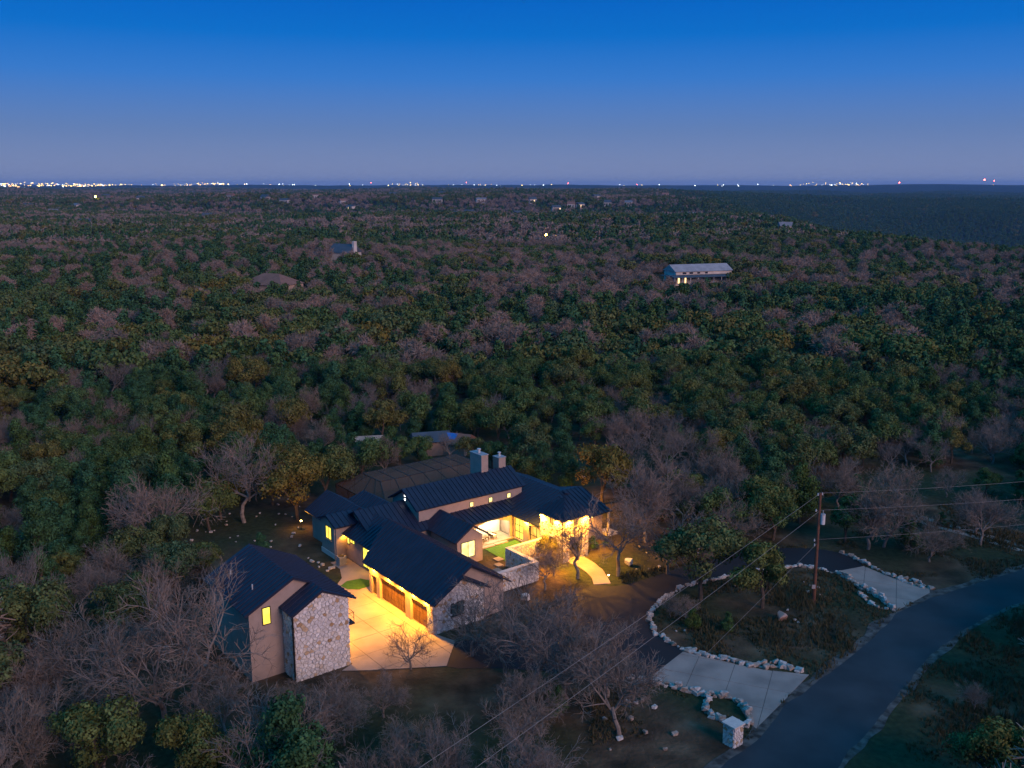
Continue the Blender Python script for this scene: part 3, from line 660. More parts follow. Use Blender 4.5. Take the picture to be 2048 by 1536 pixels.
# entrance tower
TW = empty('tower', (0, 0, 0), 0, HO)
wall_open(TW, 'v', 5.9, 0.3, 20.7, 24.5, -0.3, 5.05, [(21.75, 23.55, 0.0, 2.62), (22.3, 22.8, 3.98, 4.84)], M['mortar'])
wall_open(TW, 'u', 20.7, 0.3, 2.4, 5.899, -0.3, 5.05, [(3.95, 5.2, 0.0, 2.5), (4.12, 4.62, 4.0, 4.77)], M['mortar'])
wall_open(TW, 'u', 24.2, 0.3, 2.4, 5.899, -0.3, 5.05, [(3.4, 5.0, 0.0, 2.5)], M['mortar'])
MB().box(21.002, 24.198, 2.4, 2.7, -0.3, 5.05).build('wall', M['stucco'], TW)
MB().box(21.002, 24.198, 2.702, 5.898, 3.0, 3.1).build('ceiling', M['garage_wood'], TW)
MB().box(21.002, 24.198, 2.702, 5.898, 0.0, 0.06).build('floor', M['concrete'], TW)
MB().box(22.0, 23.2, 2.703, 2.78, 0.061, 2.4).build('front_door', M['dark_wood'], TW)
stones(TW, 'v', 6.2, 1, [(20.7, 0), (24.5, 0), (24.5, 5.05), (20.7, 5.05)], 0.24, 21, opens=[(21.75, 23.55, 0, 2.75), (22.25, 22.85, 3.9, 4.9)])
stones(TW, 'u', 20.7, -1, [(2.4, 0), (6.2, 0), (6.2, 5.05), (2.4, 5.05)], 0.24, 22, opens=[(3.95, 5.2, 0, 2.6), (4.05, 4.7, 3.9, 4.85)])
stones(TW, 'u', 24.5, 1, [(2.4, 0), (6.2, 0), (6.2, 5.05), (2.4, 5.05)], 0.4, 23, opens=[(3.4, 5.0, 0, 2.6)])
for ax, pos, a0, a1 in (('v', 6.2, 22.36, 22.74), ('u', 20.7, 4.18, 4.56)): window(TW, ax, pos, 1 if ax == 'v' else -1, a0, a1, 4.06, 4.76, 1, 1, 'gold_glass', 0.05, True)
ap = (22.6, 4.3, 6.75); c_ = [(20.15, 6.75, 5.12), (25.05, 6.75, 5.12), (25.05, 1.85, 5.12), (20.15, 1.85, 5.12)]
for i in range(4): roof(TW, 'tower_roof', [c_[i], c_[(i + 1) % 4], ap], 0.5, 0.1)
for (u, v) in ((20.24, 2.9), (20.24, 5.5), (21.5, 6.66), (24.0, 6.66)): lamp(TW, (u, v, 4.86), 2800, WARM, 0.05, 176)
lamp(TW, (22.6, 4.2, 2.86), 260, WARM, 0.08, 160, 'ceiling_light')
MB().tube((20.6, 6.32, 0), (20.6, 6.32, 5.0), 0.05, n=6).build('downpipe', M['trim'], TW)
# garage eave lights and other house lamps
for v in (1.0, 3.96, 6.42, 8.6, 10.8): lamp(HO, (-0.22, v, 3.10), 1100, WARM, 0.05, 178)
lp = lamp(HO, (20.95, -0.75, 2.75), 800, WARM, 0.1, None, 'wall_lantern', 'pendant_glow', 0.11)
lamp(HO, (31.5, -6.5, 3.3), 6000, WARM, 0.08, 178, 'wall_lamp')
lamp(HO, (2.1, -4.0, 2.8), 200, WARM, 0.05, 160)
lamp(HO, (28.0, 3.0, 2.9), 500, WARM, 0.08, 150)
lamp(HO, (18.0, -12.6, 2.9), 2200, WARM, 0.08, 170, 'wall_lamp')
lamp(HO, (2.2, -9.6, 2.85), 150, WARM, 0.05, 150)
# ------------------------------------------------------------------ courtyard stone wall
CW = empty('courtyard_wall', O, TH); tag(CW, 'chest-high limestone garden wall zigzagging round the lit courtyard', 'stone wall')
for i, (u0, u1, v0, v1) in enumerate(((8.9, 15.7, 7.8, 8.2), (15.3, 15.7, 2.95, 7.799), (15.701, 20.69, 2.95, 3.3))):
    MB().box(u0, u1, v0, v1, -0.3, 2.05).build('wall_core', M['mortar'], CW)
    MB().box(u0 - 0.05 + (0.051 if i == 2 else 0), u1 + 0.05 - (0.05 if i == 2 else 0), v0 - 0.05 + (0.0 if i != 1 else 0), v1 + 0.05 - (0.1 if i == 1 else 0), 2.052, 2.14).build('coping', M['pale_stone'], CW)
stones(CW, 'v', 8.2, 1, [(8.9, 0), (15.7, 0), (15.7, 2.05), (8.9, 2.05)], 0.3, 31)
stones(CW, 'u', 15.3, -1, [(2.95, 0), (7.8, 0), (7.8, 2.05), (2.95, 2.05)], 0.3, 32)
stones(CW, 'u', 15.7, 1, [(2.95, 0), (8.2, 0), (8.2, 2.05), (2.95, 2.05)], 0.3, 33)
stones(CW, 'v', 3.3, 1, [(15.7, 0), (20.69, 0), (20.69, 2.05), (15.7, 2.05)], 0.3, 34)
# paving slabs in the courtyard
for i, (u0, u1, v0, v1) in enumerate(((16.2, 18.0, -3.15, -2.55), (18.1, 19.9, -3.15, -2.6), (15.3, 16.2, 0.5, 1.5), (14.4, 15.2, 1.9, 2.8), (13.4, 14.2, 3.0, 3.9))):
    o = MB().box(u0, u1, v0, v1, 0.0, 0.1).build('paving_slab', M['concrete']); o.location = O; o.rotation_euler = (0, 0, TH)
    tag(o, ['pale paving slab beside the patio nearer the court window', 'pale paving slab beside the patio nearer the glazed doors', 'stepping slab at the corner of the court lawn', 'stepping slab between court lawn and garage', 'stepping slab closest to the garage'][i], 'paving slab')
# patio furniture
def armchair(u, v, rz, label):
    p = W(u, v, 0.14); e = empty('armchair', p, rz); tag(e, label, 'armchair', 'patio armchairs')
    B = lambda: MB(ident)
    for sx in (-0.36, 0.36):
        for sy in (-0.34, 0.34): B().tube((sx, sy, 0), (sx, sy, 0.42), 0.03, n=6).build('leg', M['dark_wood'], e)
        B().box(sx - 0.05, sx + 0.05, -0.36, 0.38, 0.425, 0.62).build('arm', M['dark_wood'], e)
    B().box(-0.305, 0.305, -0.36, 0.30, 0.30, 0.50).build('seat', M['cushion'], e)
    B().prism([(-0.305, 0.30, 0.46), (-0.305, 0.44, 0.46), (-0.305, 0.58, 1.0), (-0.305, 0.46, 1.0)], (0.61, 0, 0)).build('backrest', M['cushion'], e)
armchair(18.9, -4.4, TH + R(20), 'cushioned patio armchair with its back to the white wall')
armchair(16.9, -4.1, TH + R(70), 'cushioned patio armchair beside the side table')
p = W(17.8, -4.3, 0.14); e = empty('side_table', p, TH); tag(e, 'small dark side table between the patio armchairs', 'table')
MB(ident).box(-0.3, 0.3, -0.3, 0.3, 0.45, 0.5).build('table_top', M['dark_wood'], e)
for sx in (-0.25, 0.25):
    for sy in (-0.25, 0.25): MB(ident).box(sx - 0.03, sx + 0.03, sy - 0.03, sy + 0.03, 0, 0.449).build('leg', M['dark_wood'], e)
# ------------------------------------------------------------------ annex
AO = empty('annex', W(0, 0), TH); tag(AO, 'tall two-storey stucco annex with white stone front and dark gable roof', 'building')
block(AO, -16.8, -8.7, 1.0, 10.0, 6.35, 8.25, mt=M['stucco'])
roof(AO, 'roof', [(-17.25, 10.35, 6.2), (-17.25, 0.6, 6.2), (-12.8, 0.6, 8.5), (-12.8, 10.35, 8.5)])
roof(AO, 'roof', [(-8.1, 0.6, 6.2), (-8.1, 12.55, 6.2), (-11.2, 12.55, 7.72), (-11.2, 10.35, 7.72), (-12.8, 10.35, 8.5), (-12.8, 0.6, 8.5)], panels=False)
for i in range(20):                   # seams of the long right-hand slope
    v = 0.62 + i * 0.6
    ur = -12.8 if v < 10.3 else -11.2; zr = 8.5 if v < 10.3 else 7.72
    if v > 12.4: break
    MB().prism([(-8.1, v, 6.2), (-8.1, v + 0.05, 6.2), (ur, v + 0.05, zr), (ur, v, zr)], (0.03, 0, 0.06)).build('roof_seam', M['roof_metal'], AO)
roof(AO, 'front_roof', [(-14.15, 12.55, 6.1), (-14.15, 9.9, 6.1), (-11.2, 9.9, 7.74), (-11.2, 12.55, 7.74)])
MB().prism([(-13.8, 10.001, -0.3), (-8.8, 10.001, -0.3), (-8.8, 10.001, 6.3), (-11.3, 10.001, 7.45), (-13.8, 10.001, 6.1)], (0, 2.2, 0)).build('stone_block', M['mortar'], AO)
FS = empty('stone_front', (0, 0, 0), 0, AO)
stones(FS, 'v', 12.2, 1, [(-13.8, -0.1), (-8.8, -0.1), (-8.8, 6.3), (-11.3, 7.45), (-13.8, 6.1)], 0.355, 41, single=True)
stones(AO, 'u', -13.8, -1, [(10.02, -0.1), (12.25, -0.1), (12.25, 6.0), (10.02, 6.0)], 0.36, 42)
stones(AO, 'u', -8.8, 1, [(10.02, -0.1), (12.25, -0.1), (12.25, 6.2), (10.02, 6.2)], 0.4, 43)
window(AO, 'v', 10.0, 1, -15.58, -14.95, 4.9, 6.35, 1, 1, 'warm_glass', 0.07, False)
for (u, v) in ((-15.6, 3.2), (-15.4, 7.6)):
    z = 6.2 + (u + 17.25) * 0.517
    MB().tube((u, v, z - 0.05), (u, v, z + 0.5), 0.06, n=8).build('vent_pipe', M['white_metal'], AO)
for v in (3.5, 7.5): lamp(AO, (-8.5, v, 2.8), 1700, WARM, 0.06, 176, 'wall_lamp')
BL = MB().box(-8.69, -7.4, 9.4, 10.7, 2.85, 3.0).build('balcony', M['trim'], AO)
mb = MB()
for (a, b_) in (((-8.7, 10.65), (-7.45, 10.65)), ((-7.45, 10.65), (-7.45, 9.45)), ((-7.45, 9.45), (-8.7, 9.45))):
    mb.tube((*a, 3.95), (*b_, 3.95), 0.025); mb.tube((*a, 3.45), (*b_, 3.45), 0.015)
for q in ((-7.45, 10.65), (-7.45, 9.45)): mb.tube((*q, 3.0), (*q, 3.97), 0.03)
mb.build('railing', M['trim'], BL)
MB().tube((-13.95, 12.35, 0), (-13.95, 12.35, 6.0), 0.05, n=6).build('downpipe', M['trim'], AO)
MB().box(-14.0, -13.85, 12.2, 12.26, 0, 6.05).build('corner_trim', M['trim'], AO)
# ------------------------------------------------------------------ pool cage behind the house
PC = empty('pool_cage', O, TH); tag(PC, 'dark screened pool cage with bowed frame behind the house', 'screen enclosure')
LO = [(10.6, -28.0), (30.0, -28.0), (30.0, -14.5), (10.6, -14.5)]; HI = [(13.1, -25.1), (28.0, -25.1), (28.0, -20.5), (13.1, -20.5)]
ZE, ZT = 2.5, 4.2
fr = lambda a, b_, r_=0.06, nm='frame_bar': MB().tube(a, b_, r_, n=4).build(nm, M['trim'], PC)
for i in range(4):
    a, b_ = LO[i], LO[(i + 1) % 4]; c_, d_ = HI[i], HI[(i + 1) % 4]
    fr((*a, ZE), (*b_, ZE)); fr((*c_, ZT), (*d_, ZT)); fr((*a, ZE), (*c_, ZT))
    MB().add([(*a, 0.02), (*b_, 0.02), (*b_, ZE), (*a, ZE)], [(0, 1, 2, 3)]).build('screen', M['screen_mesh'], PC, recalc=False)
    MB().add([(*a, ZE), (*b_, ZE), (*d_, ZT), (*c_, ZT)], [(0, 1, 2, 3)]).build('screen', M['screen_mesh'], PC, recalc=False)
    n_ = 7 if i % 2 == 0 else 4
    for k in range(n_):
        t_ = k / n_; p = (a[0] + (b_[0] - a[0]) * t_, a[1] + (b_[1] - a[1]) * t_); q = (c_[0] + (d_[0] - c_[0]) * t_, c_[1] + (d_[1] - c_[1]) * t_)
        fr((*p, 0), (*p, ZE), 0.05, 'post')
        if k: fr((*p, ZE), (*q, ZT))
for k in range(1, 7):
    u = 13.1 + 14.9 * k / 7; fr((u, -25.1, ZT), (u, -20.5, ZT))
MB().add([(*p, ZT) for p in HI], [(0, 1, 2, 3)]).build('screen', M['screen_mesh'], PC, recalc=False)
# condenser beside the bedroom wall
e = empty('air_conditioner', W(1.15, -8.45, 0.04), TH); tag(e, 'grey air conditioner condenser on the walk beside the bedroom wall', 'air conditioner')
B = lambda: MB(ident)
c_ = B().box(-0.42, 0.42, -0.42, 0.42, 0.06, 0.95).build('cabinet', M['grey_metal'], e)
for k in range(8): B().box(-0.44, 0.44, -0.44, 0.44, 0.13 + k * 0.1, 0.16 + k * 0.1).build('louvre', M['grey_metal'], e)
B().tube((0, 0, 0.951), (0, 0, 0.99), 0.36, n=16).build('fan_grille', M['trim'], e)
B().box(-0.5, 0.5, -0.5, 0.5, 0, 0.059).build('pad', M['concrete'], e)
# landscape lamps
def yard_lamp(p, power, label, h=0.5, glow='lamp_glow'):
    e = empty('yard_lamp', p); tag(e, label, 'garden lamp')
    MB(ident).tube((0, 0, 0), (0, 0, h), 0.03, n=6).build('stem', M['trim'], e)
    MB(ident).tube((0, 0, h), (0, 0, h + 0.16), 0.09, 0.10, n=10).build('globe', M[glow], e)
    MB(ident).tube((0, 0, h + 0.161), (0, 0, h + 0.22), 0.13, 0.04, n=10).build('cap', M['trim'], e)
    ld = bpy.data.lights.new('lamp_light', 'POINT'); ld.energy = power; ld.color = WARM; ld.shadow_soft_size = 0.1
    lo_ = bpy.data.objects.new('lamp_light', ld); lo_.location = (0, 0, h + 0.45); link(lo_, e)
yard_lamp(un(603, 1058), 130, 'glowing garden lamp on the ground left of the bedroom wing', 1.0, 'pendant_glow')
yard_lamp(un(1217, 1158), 20, 'small path lamp at the end of the front path', 0.4)
# ------------------------------------------------------------------ mailbox
p = un(1465, 1487); e = empty('mailbox_pillar', p, R(38)); tag(e, 'square limestone mailbox pillar at the lower entrance by the road', 'mailbox')
B = lambda: MB(ident)
B().box(-0.5, 0.5, -0.5, 0.5, -0.2, 1.65).build('core', M['mortar'], e)
mb = MB(ident)
for ax in range(4):
    for q in voro([(-0.5, 0), (0.5, 0), (0.5, 1.65), (-0.5, 1.65)], 0.28, 50 + ax):
        c_ = sum(q, Vector()) / len(q)
        def T_(x, t_, z, ax=ax):
            a = ax * math.pi / 2; return (x * math.cos(a) - (-0.502 - t_) * math.sin(a), x * math.sin(a) + (-0.502 - t_) * math.cos(a), z)
        n_ = len(q); mb.add([T_(p_.x, 0, p_.y) for p_ in q] + [T_(c_.x + (p_.x - c_.x) * .9, 0.05, c_.y + (p_.y - c_.y) * .9) for p_ in q], [tuple(range(n_, 2 * n_))] + [(i, (i + 1) % n_, n_ + (i + 1) % n_, n_ + i) for i in range(n_)])
tag(mb.build('stone_facing', M['limestone_joined'], e), kind='stuff')
B().box(-0.62, 0.62, -0.62, 0.62, 1.652, 1.76).build('cap', M['pale_stone'], e)
B().box(0.551, 0.60, -0.16, 0.16, 0.95, 1.3).build('letter_door', M['trim'], e)
# ------------------------------------------------------------------ utility pole and wires
PB = un(1627, 1205); PH = 11.55
e = empty('utility_pole', PB); tag(e, 'tall reddish wooden utility pole with a transformer on the grassy island', 'utility pole')
B = lambda: MB(ident)
LEAN = Vector((-0.12, 0, 1)).normalized()
at = lambda z: Vector((-0.006 * z, 0, z))
B().tube(at(-0.3), at(PH), 0.19, 0.13, n=12).build('shaft', M['rust_wood'], e, smooth=False)
t_ = B().tube(at(8.35) + Vector((0.36, -0.1, 0)), at(9.35) + Vector((0.36, -0.1, 0)), 0.24, n=14).build('transformer', M['white_metal'], e)
B().tube(at(9.35) + Vector((0.36, -0.1, 0)), at(9.42) + Vector((0.36, -0.1, 0)), 0.26, 0.2, n=14).build('lid', M['grey_metal'], t_)
B().tube(at(9.42) + Vector((0.36, -0.1, 0)), at(9.75) + Vector((0.36, -0.1, 0)), 0.05, n=8).build('bushing', M['grey_metal'], t_)
for (x, z) in ((-0.32, 9.7), (-0.22, 11.35), (0.2, 11.4), (-0.3, 6.6), (-0.25, 6.1)):
    s_ = B().tube(at(z), at(z) + Vector((x, 0, 0.02)), 0.03, n=6).build('bracket', M['grey_metal'], e)
    B().tube(at(z) + Vector((x, 0, -0.08)), at(z) + Vector((x, 0, 0.16)), 0.07, 0.05, n=8).build('insulator', M['white_metal'], s_)
B().box(-0.35, 0.0, -0.28, -0.2, 1.6, 2.0).build('meter_box', M['grey_metal'], e)
def wire(za, px, zb, sag, label, ext=1.6, r_=0.016):
    a = PB + at(za); b_ = un(px[0], px[1], zb); b_ = a + (b_ - a) * ext; b_.z = zb if ext == 1 else a.z + (zb - a.z) * ext
    mb = MB(ident); n_ = 14; P_ = []
    for k in range(n_ + 1):
        s_ = k / n_; p_ = a.lerp(b_, s_); p_.z -= sag * 4 * s_ * (1 - s_); P_.append(p_)
    for k in range(n_): mb.tube(P_[k], P_[k + 1], r_, n=4)
    tag(mb.build('power_line', M['wire']), label, 'power line', 'overhead wires on the pole')
wire(11.5, (817, 1534), 11.0, 0.5, 'upper overhead wire running from the pole top over the leafless trees', r_=0.013)
wire(9.65, (930, 1536), 9.2, 0.5, 'second overhead wire running from below the transformer over the leafless trees', r_=0.013)
wire(11.5, (2048, 958), 11.3, 0.3, 'top overhead wire running from the pole past the entrance apron', r_=0.012)
wire(9.75, (2048, 993), 9.6, 0.3, 'middle overhead wire running from the pole past the entrance apron', r_=0.012)
wire(6.7, (2048, 1044), 6.6, 0.3, 'lowest overhead wire running from the pole past the entrance apron', r_=0.01)
wire(6.3, (1390, 1330), 0.1, 0.0, 'thin guy wire slanting from the pole down to the island grass', 1.0, 0.01)
# ------------------------------------------------------------------ houses far off in the woods
FARCLR = []
mat('pale_roof', (0.36, 0.33, 0.34), None, 0.5, 0.6)
mat('far_white', (0.60, 0.56, 0.52), None, 0.5, 0.8); mat('far_roof', (0.20, 0.20, 0.23), None, 0.5, 0.6); mat('brown_roof', (0.24, 0.125, 0.09), None, 0.5, 0.8)
mat('slate_roof', (0.07, 0.085, 0.11), None, 0.5, 0.6); mat('far_tan', (0.40, 0.30, 0.24), None, 0.5, 0.8); mat('dark_window', (0.02, 0.03, 0.05), None, 1, 0.2)
def far_house(p, w_, d_, hw, hr, rz, wall, rf, label, group=None, hip=False, lit=2, name='house'):
    e = empty(name, p, rz); tag(e, label, 'house', group)
    B = lambda: MB(ident)
    FARCLR.append((p.x, p.y, max(w_, d_) * 0.62 + 3))
    B().box(-w_ / 2, w_ / 2, -d_ / 2, d_ / 2, -2, hw).build('wall', wall, e)
    o = 0.5; x = w_ / 2 + o; y = d_ / 2 + o; i_ = (d_ / 2) if hip else 0
    rb = B(); vs_ = [(-x, -y, hw), (x, -y, hw), (x, y, hw), (-x, y, hw), (-x + i_, 0, hr), (x - i_, 0, hr)]
    rb.add(vs_, [(0, 1, 5, 4), (2, 3, 4, 5), (1, 2, 5), (3, 0, 4), (0, 3, 2, 1)]).build('roof', rf, e)
    n_ = max(2, int(w_ / 3.2)) if w_ > 8 else 1
    for k in range(n_ if lit >= 0 else 0):
        x0 = -w_ / 2 + w_ * (k + 0.3) / n_
        g_ = 'far_window' if (k * 7 + int(w_)) % 5 < lit else 'dark_window'
        B().box(x0, x0 + w_ / n_ * 0.42, -d_ / 2 - 0.06, -d_ / 2 - 0.005, hw * 0.35, hw * 0.8).build('window', M[g_], e)
    return e
# long pale two-storey house with porch
p = hit(1395, 562); p.z -= 0.5
e = far_house(p, 25, 10, 4.9, 7.4, R(18), M['far_white'], M['pale_roof'], 'long pale two-storey house with metal roof alone on the wooded ridge', lit=-1)
B = lambda: MB(ident)
B().prism([(-15.5, -9.5, 2.9), (13, -9.5, 2.9), (13, -5.1, 3.5), (-15.5, -5.1, 3.5)], (0, 0, 0.15)).build('porch_roof', M['slate_roof'], e)
B().box(-15.5, -12.6, -5.5, 3.0, 2.9, 3.1).build('porch_roof', M['slate_roof'], e)
for k in range(9): B().box(-15.2 + k * 3.45, -15.0 + k * 3.45, -9.3, -9.1, -1, 2.9).build('post', M['far_white'], e)
B().box(-12.2, -11.8, -5.1, -4.0, 3.8, 4.9).build('corner_trim', M['far_white'], e)
for (x, w_) in ((-9.5, 1.6), (-6.5, 1.6), (-3, 1.2), (0.5, 1.2)): B().box(x, x + w_, -5.08, -5.02, 3.9, 4.6).build('upper_window', M['dark_window'], e)
for (x, w_) in ((-11.5, 0.7), (-8.5, 0.6)): B().box(x, x + w_, -5.10, -5.03, 0.3, 2.4).build('lit_door', M['far_window'], e)
FARCLR.append((p.x - 3, p.y - 14, 14)); FARCLR.append((p.x - 4, p.y - 30, 11)); FARCLR.append((p.x - 18, p.y - 3, 8))
p = hit(545, 584); e = far_house(p, 19, 13, 3.2, 7.0, R(-25), M['far_tan'], M['brown_roof'], 'house with a broad reddish-brown hip roof half hidden in the trees', hip=True, lit=-1); FARCLR.append((p.x + 1, p.y - 11, 9))
p = hit(690, 522); e = far_house(p, 13, 11, 4.2, 8.5, R(-28), M['far_white'], M['slate_roof'], 'slate-roofed house with a pale stone chimney among pinkish trees', lit=-1); FARCLR.append((p.x, p.y - 8, 6))
B().box(6.55, 7.8, -2.2, 0.2, -1, 10.0).build('chimney', M['far_white'], e)
B().prism([(-18, -7, 2.5), (-6.4, -7, 2.5), (-6.4, 0, 5.2), (-18, 0, 5.2)], (0, 0, 0.2)).build('side_roof', M['slate_roof'], e)
B().box(-17.5, -6.9, -6.4, 0, -2, 2.45).build('wall', M['far_white'], e)
# sheds seen through the trees behind the house
p = un(908, 905); e = far_house(p, 5, 4, 2.0, 3.2, R(-20), M['far_tan'], M['brown_roof'], 'tan outbuilding behind the pool cage with a blue tarp on its roof', lit=-1, name='outbuilding')
mat('blue_tarp', (0.03, 0.16, 0.5), None, 2, 0.5)
B().prism([(-1.5, -1.5, 2.42), (0.8, -1.5, 2.42), (0.8, -0.2, 3.15), (-1.5, -0.2, 3.15)], (0, 0, 0.05)).build('tarp', M['blue_tarp'], e)
p = un(862, 905); far_house(p, 5, 4, 2.3, 3.4, R(15), M['far_tan'], M['slate_roof'], 'low dark-roofed shed beside the tan outbuilding', lit=-1, name='shed')
p = un(735, 906); far_house(p, 4.4, 3.6, 1.8, 2.8, R(10), M['far_tan'], M['far_tan'], 'small pale pump shed among trees left of the pool cage', lit=-1, name='shed')
SM = [(45, 427, 1), (60, 415, 0), (108, 430, 0), (105, 391, 0), (154, 416, 0), (212, 397, 0), (220, 400, 1), (282, 402, 0), (390, 387, 0), (462, 396, 1), (531, 400, 0), (570, 406, 0), (635, 396, 1), (686, 409, 1), (702, 419, 2),
      (787, 391, 0), (875, 406, 0), (884, 390, 0), (918, 431, 0), (939, 429, 0), (962, 405, 0), (1065, 404, 2), (1112, 421, 2), (1142, 415, 1), (1160, 414, 2), (1215, 411, 0), (1257, 411, 0), (1383, 434, 0), (1035, 433, 0), (1570, 463, 0), (1192, 397, 0), (1330, 393, 1), (170, 452, 0), (415, 440, 0)]
rr = random.Random(9); far_lbl = ['tiny pale house far away among the woods', 'tiny pale house with a reddish roof far away in the woods', 'tiny distant house with glowing amber windows']
for i, (x, y, k) in enumerate(SM):
    p = hit(x, y + 3); s_ = 1 + min(0.9, (p.y / 3500))
    far_house(p, rr.uniform(8, 12) * s_, 6.5 * s_, 4.8 * s_, rr.uniform(6.5, 8) * s_, R(rr.uniform(-40, 40)), M['far_white'], M['brown_roof'] if k == 1 else rr.choice([M['far_roof'], M['slate_roof'], M['slate_roof']]), far_lbl[1 if k == 1 else (2 if k == 2 else 0)], ['scattered far houses', 'far houses with reddish roofs', 'far houses with lit windows'][0 if k == 0 else k], lit=(0, 0, 2)[k])
# far lamps and poles
def far_lamp(x, y, h_, r_, label, gl):
    p = hit(x, y); e = empty('street_lamp', p); tag(e, label, 'street lamp')
    MB(ident).tube((0, 0, -1), (0, 0, h_), 0.12, n=5).build('post', M['rust_wood'], e)
    MB(ident).tube((0, 0, h_ - r_), (0, 0, h_ + r_), r_, r_ * 0.9, n=8).build('lamp_head', M[gl], e)
    FARCLR.append((p.x, p.y, 4))
far_lamp(1092, 494, 8.5, 0.55, 'brilliant yellow yard lamp alone in the middle of the woods', 'far_lamp')
far_lamp(192, 407, 12, 1.1, 'bright warm lamp among the far houses near the town lights', 'far_lamp')
for i, (x, y) in enumerate([(24, 487), (129, 490), (185, 474), (224, 474), (345, 470), (521, 447), (557, 456), (728, 462), (883, 458), (968, 458), (502, 500), (654, 536), (974, 472), (1048, 466)]):
    p = hit(x, y); e = empty('utility_pole', p); tag(e, 'slender far utility pole standing above the treetops', 'utility pole', 'far utility poles')
    MB(ident).tube((0, 0, -1), (0, 0, 13), 0.22, 0.17, n=6).build('shaft', M['bark'], e); MB(ident).box(-1.2, 1.2, -0.12, 0.12, 11.8, 12.1).build('crossarm', M['bark'], e)
# ------------------------------------------------------------------ town on the horizon
rr = random.Random(12)
CL = [(0, 40, 14, 0), (15, 120, 34, 0), (98, 242, 40, 0), (150, 240, 34, 0), (245, 350, 26, 0), (362, 470, 70, 0), (455, 600, 46, 1), (600, 800, 10, 1), (782, 880, 26, 0), (885, 1010, 16, 1), (1000, 1190, 10, 1), (1230, 1345, 20, 1), (1380, 1470, 12, 1), (1480, 1590, 12, 1), (1585, 1725, 60, 0), (1720, 1860, 22, 1), (1860, 2048, 10, 1)]
tw = {'town_yellow': MB(ident), 'town_white': MB(ident), 'town_orange': MB(ident)}; big = []
for a, b_, n_, k in CL:
    for i in range(int(n_ * (2.1 if b_ < 620 else 1.4))):
        x = rr.uniform(a, b_); dd = rr.uniform(9300, 12800); X_ = (x - CX) / F * dd; zb = float(hgt(X_, dd))
        s_ = rr.choice([1.5, 2, 2.5, 3, 5]); hh = rr.uniform(2.5, 6)
        nm = rr.choices(list(tw), [6, 1.6, 1.6] if k == 0 else [1.5, 5, .6])[0]
        if rr.random() < 0.09 and len(big) < 20: big.append((X_, dd, zb, s_ * 2.4, hh, nm)); continue
        zo = rr.choice([3, 5, 8, 14, 22, 30] if k == 0 else [3, 5, 9])
        tw[nm].box(X_ - s_, X_ + s_, dd - s_, dd + s_, zb + zo, zb + zo + hh)
TN = empty('far_town', (0, 11000, float(hgt(0, 11000)))); tag(TN, 'glittering lights of a far-off town along the horizon', 'town lights', kind='stuff')
for nm, mb in tw.items():
    o = mb.build('lit_windows', M[nm], TN, recalc=False); o.location = -Vector(TN.location); tag(o, kind='stuff')
for X_, dd, zb, s_, hh, nm in big:
    e = empty('lit_building', (X_, dd, zb)); tag(e, 'brightly lit long building standing out in the far town', 'building', 'bright buildings of the far town')
    MB(ident).box(-s_, s_, 0.2, 14, -4, 5 + hh).build('wall', M['far_tan'], e); MB(ident).box(-s_, s_, -0.6, 0, 3, 4 + hh).build('lit_front', M[nm], e)
for i, (x, y, s_) in enumerate([(748, 366, 3), (935, 366, 3.5), (1134, 367, 3.5), (1269, 369, 3), (1782, 366, 5), (1948, 361, 8), (1967, 362.5, 4)]):
    dd = 11500; X_ = (x - CX) / F * dd; zb = float(hgt(X_, dd)); zt = H - (y - HZ) * dd / F
    e = empty('radio_mast', (X_, dd, zb)); tag(e, 'thin far radio mast with a red beacon rising above the town lights', 'radio mast', 'radio masts on the horizon')
    for q in range(3): a = q * 2.094; MB(ident).tube((math.cos(a) * 1.5, math.sin(a) * 1.5, -3), (math.cos(a) * .5, math.sin(a) * .5, zt - zb), 0.25, n=3).build('leg', M['grey_metal'], e)
    MB(ident).tube((0, 0, zt - zb), (0, 0, zt - zb + s_ * 1.5), s_ * .9, s_ * .7, n=8).build('beacon', M['beacon_red'], e)
# ------------------------------------------------------------------ trees
def quads(C, Nn, sz, asp, rng):
    n_ = len(C); Nn = Nn / np.linalg.norm(Nn, axis=1)[:, None]
    t_ = rng.normal(size=(n_, 3)); a = np.cross(Nn, t_); a /= np.linalg.norm(a, axis=1)[:, None]; b_ = np.cross(Nn, a)
    a = a * sz[:, None] * 0.5; b_ = b_ * (sz * asp)[:, None] * 0.5
    V = np.stack([C - a - b_, C + a - b_ * 0.6, C + a * 0.7 + b_, C - a * 0.8 + b_ * 0.8], 1).reshape(-1, 3)
    return V, np.arange(n_ * 4).reshape(-1, 4)
def ribbons(A, B_, wd, rng):
    d_ = B_ - A; t_ = rng.normal(size=A.shape); s_ = np.cross(d_, t_); s_ /= np.maximum(np.linalg.norm(s_, axis=1), 1e-6)[:, None]
    s_ = s_ * (wd * 0.5)[:, None]
    V = np.stack([A - s_, A + s_, B_ + s_ * 0.45, B_ - s_ * 0.45], 1).reshape(-1, 3)
    return V, np.arange(len(A) * 4).reshape(-1, 4)
def tubes_np(segs, n_=5):
    mb = MB(ident)
    for a, b_, r0, r1 in segs: mb.tube(a, b_, r0, r1, n_)
    return mb
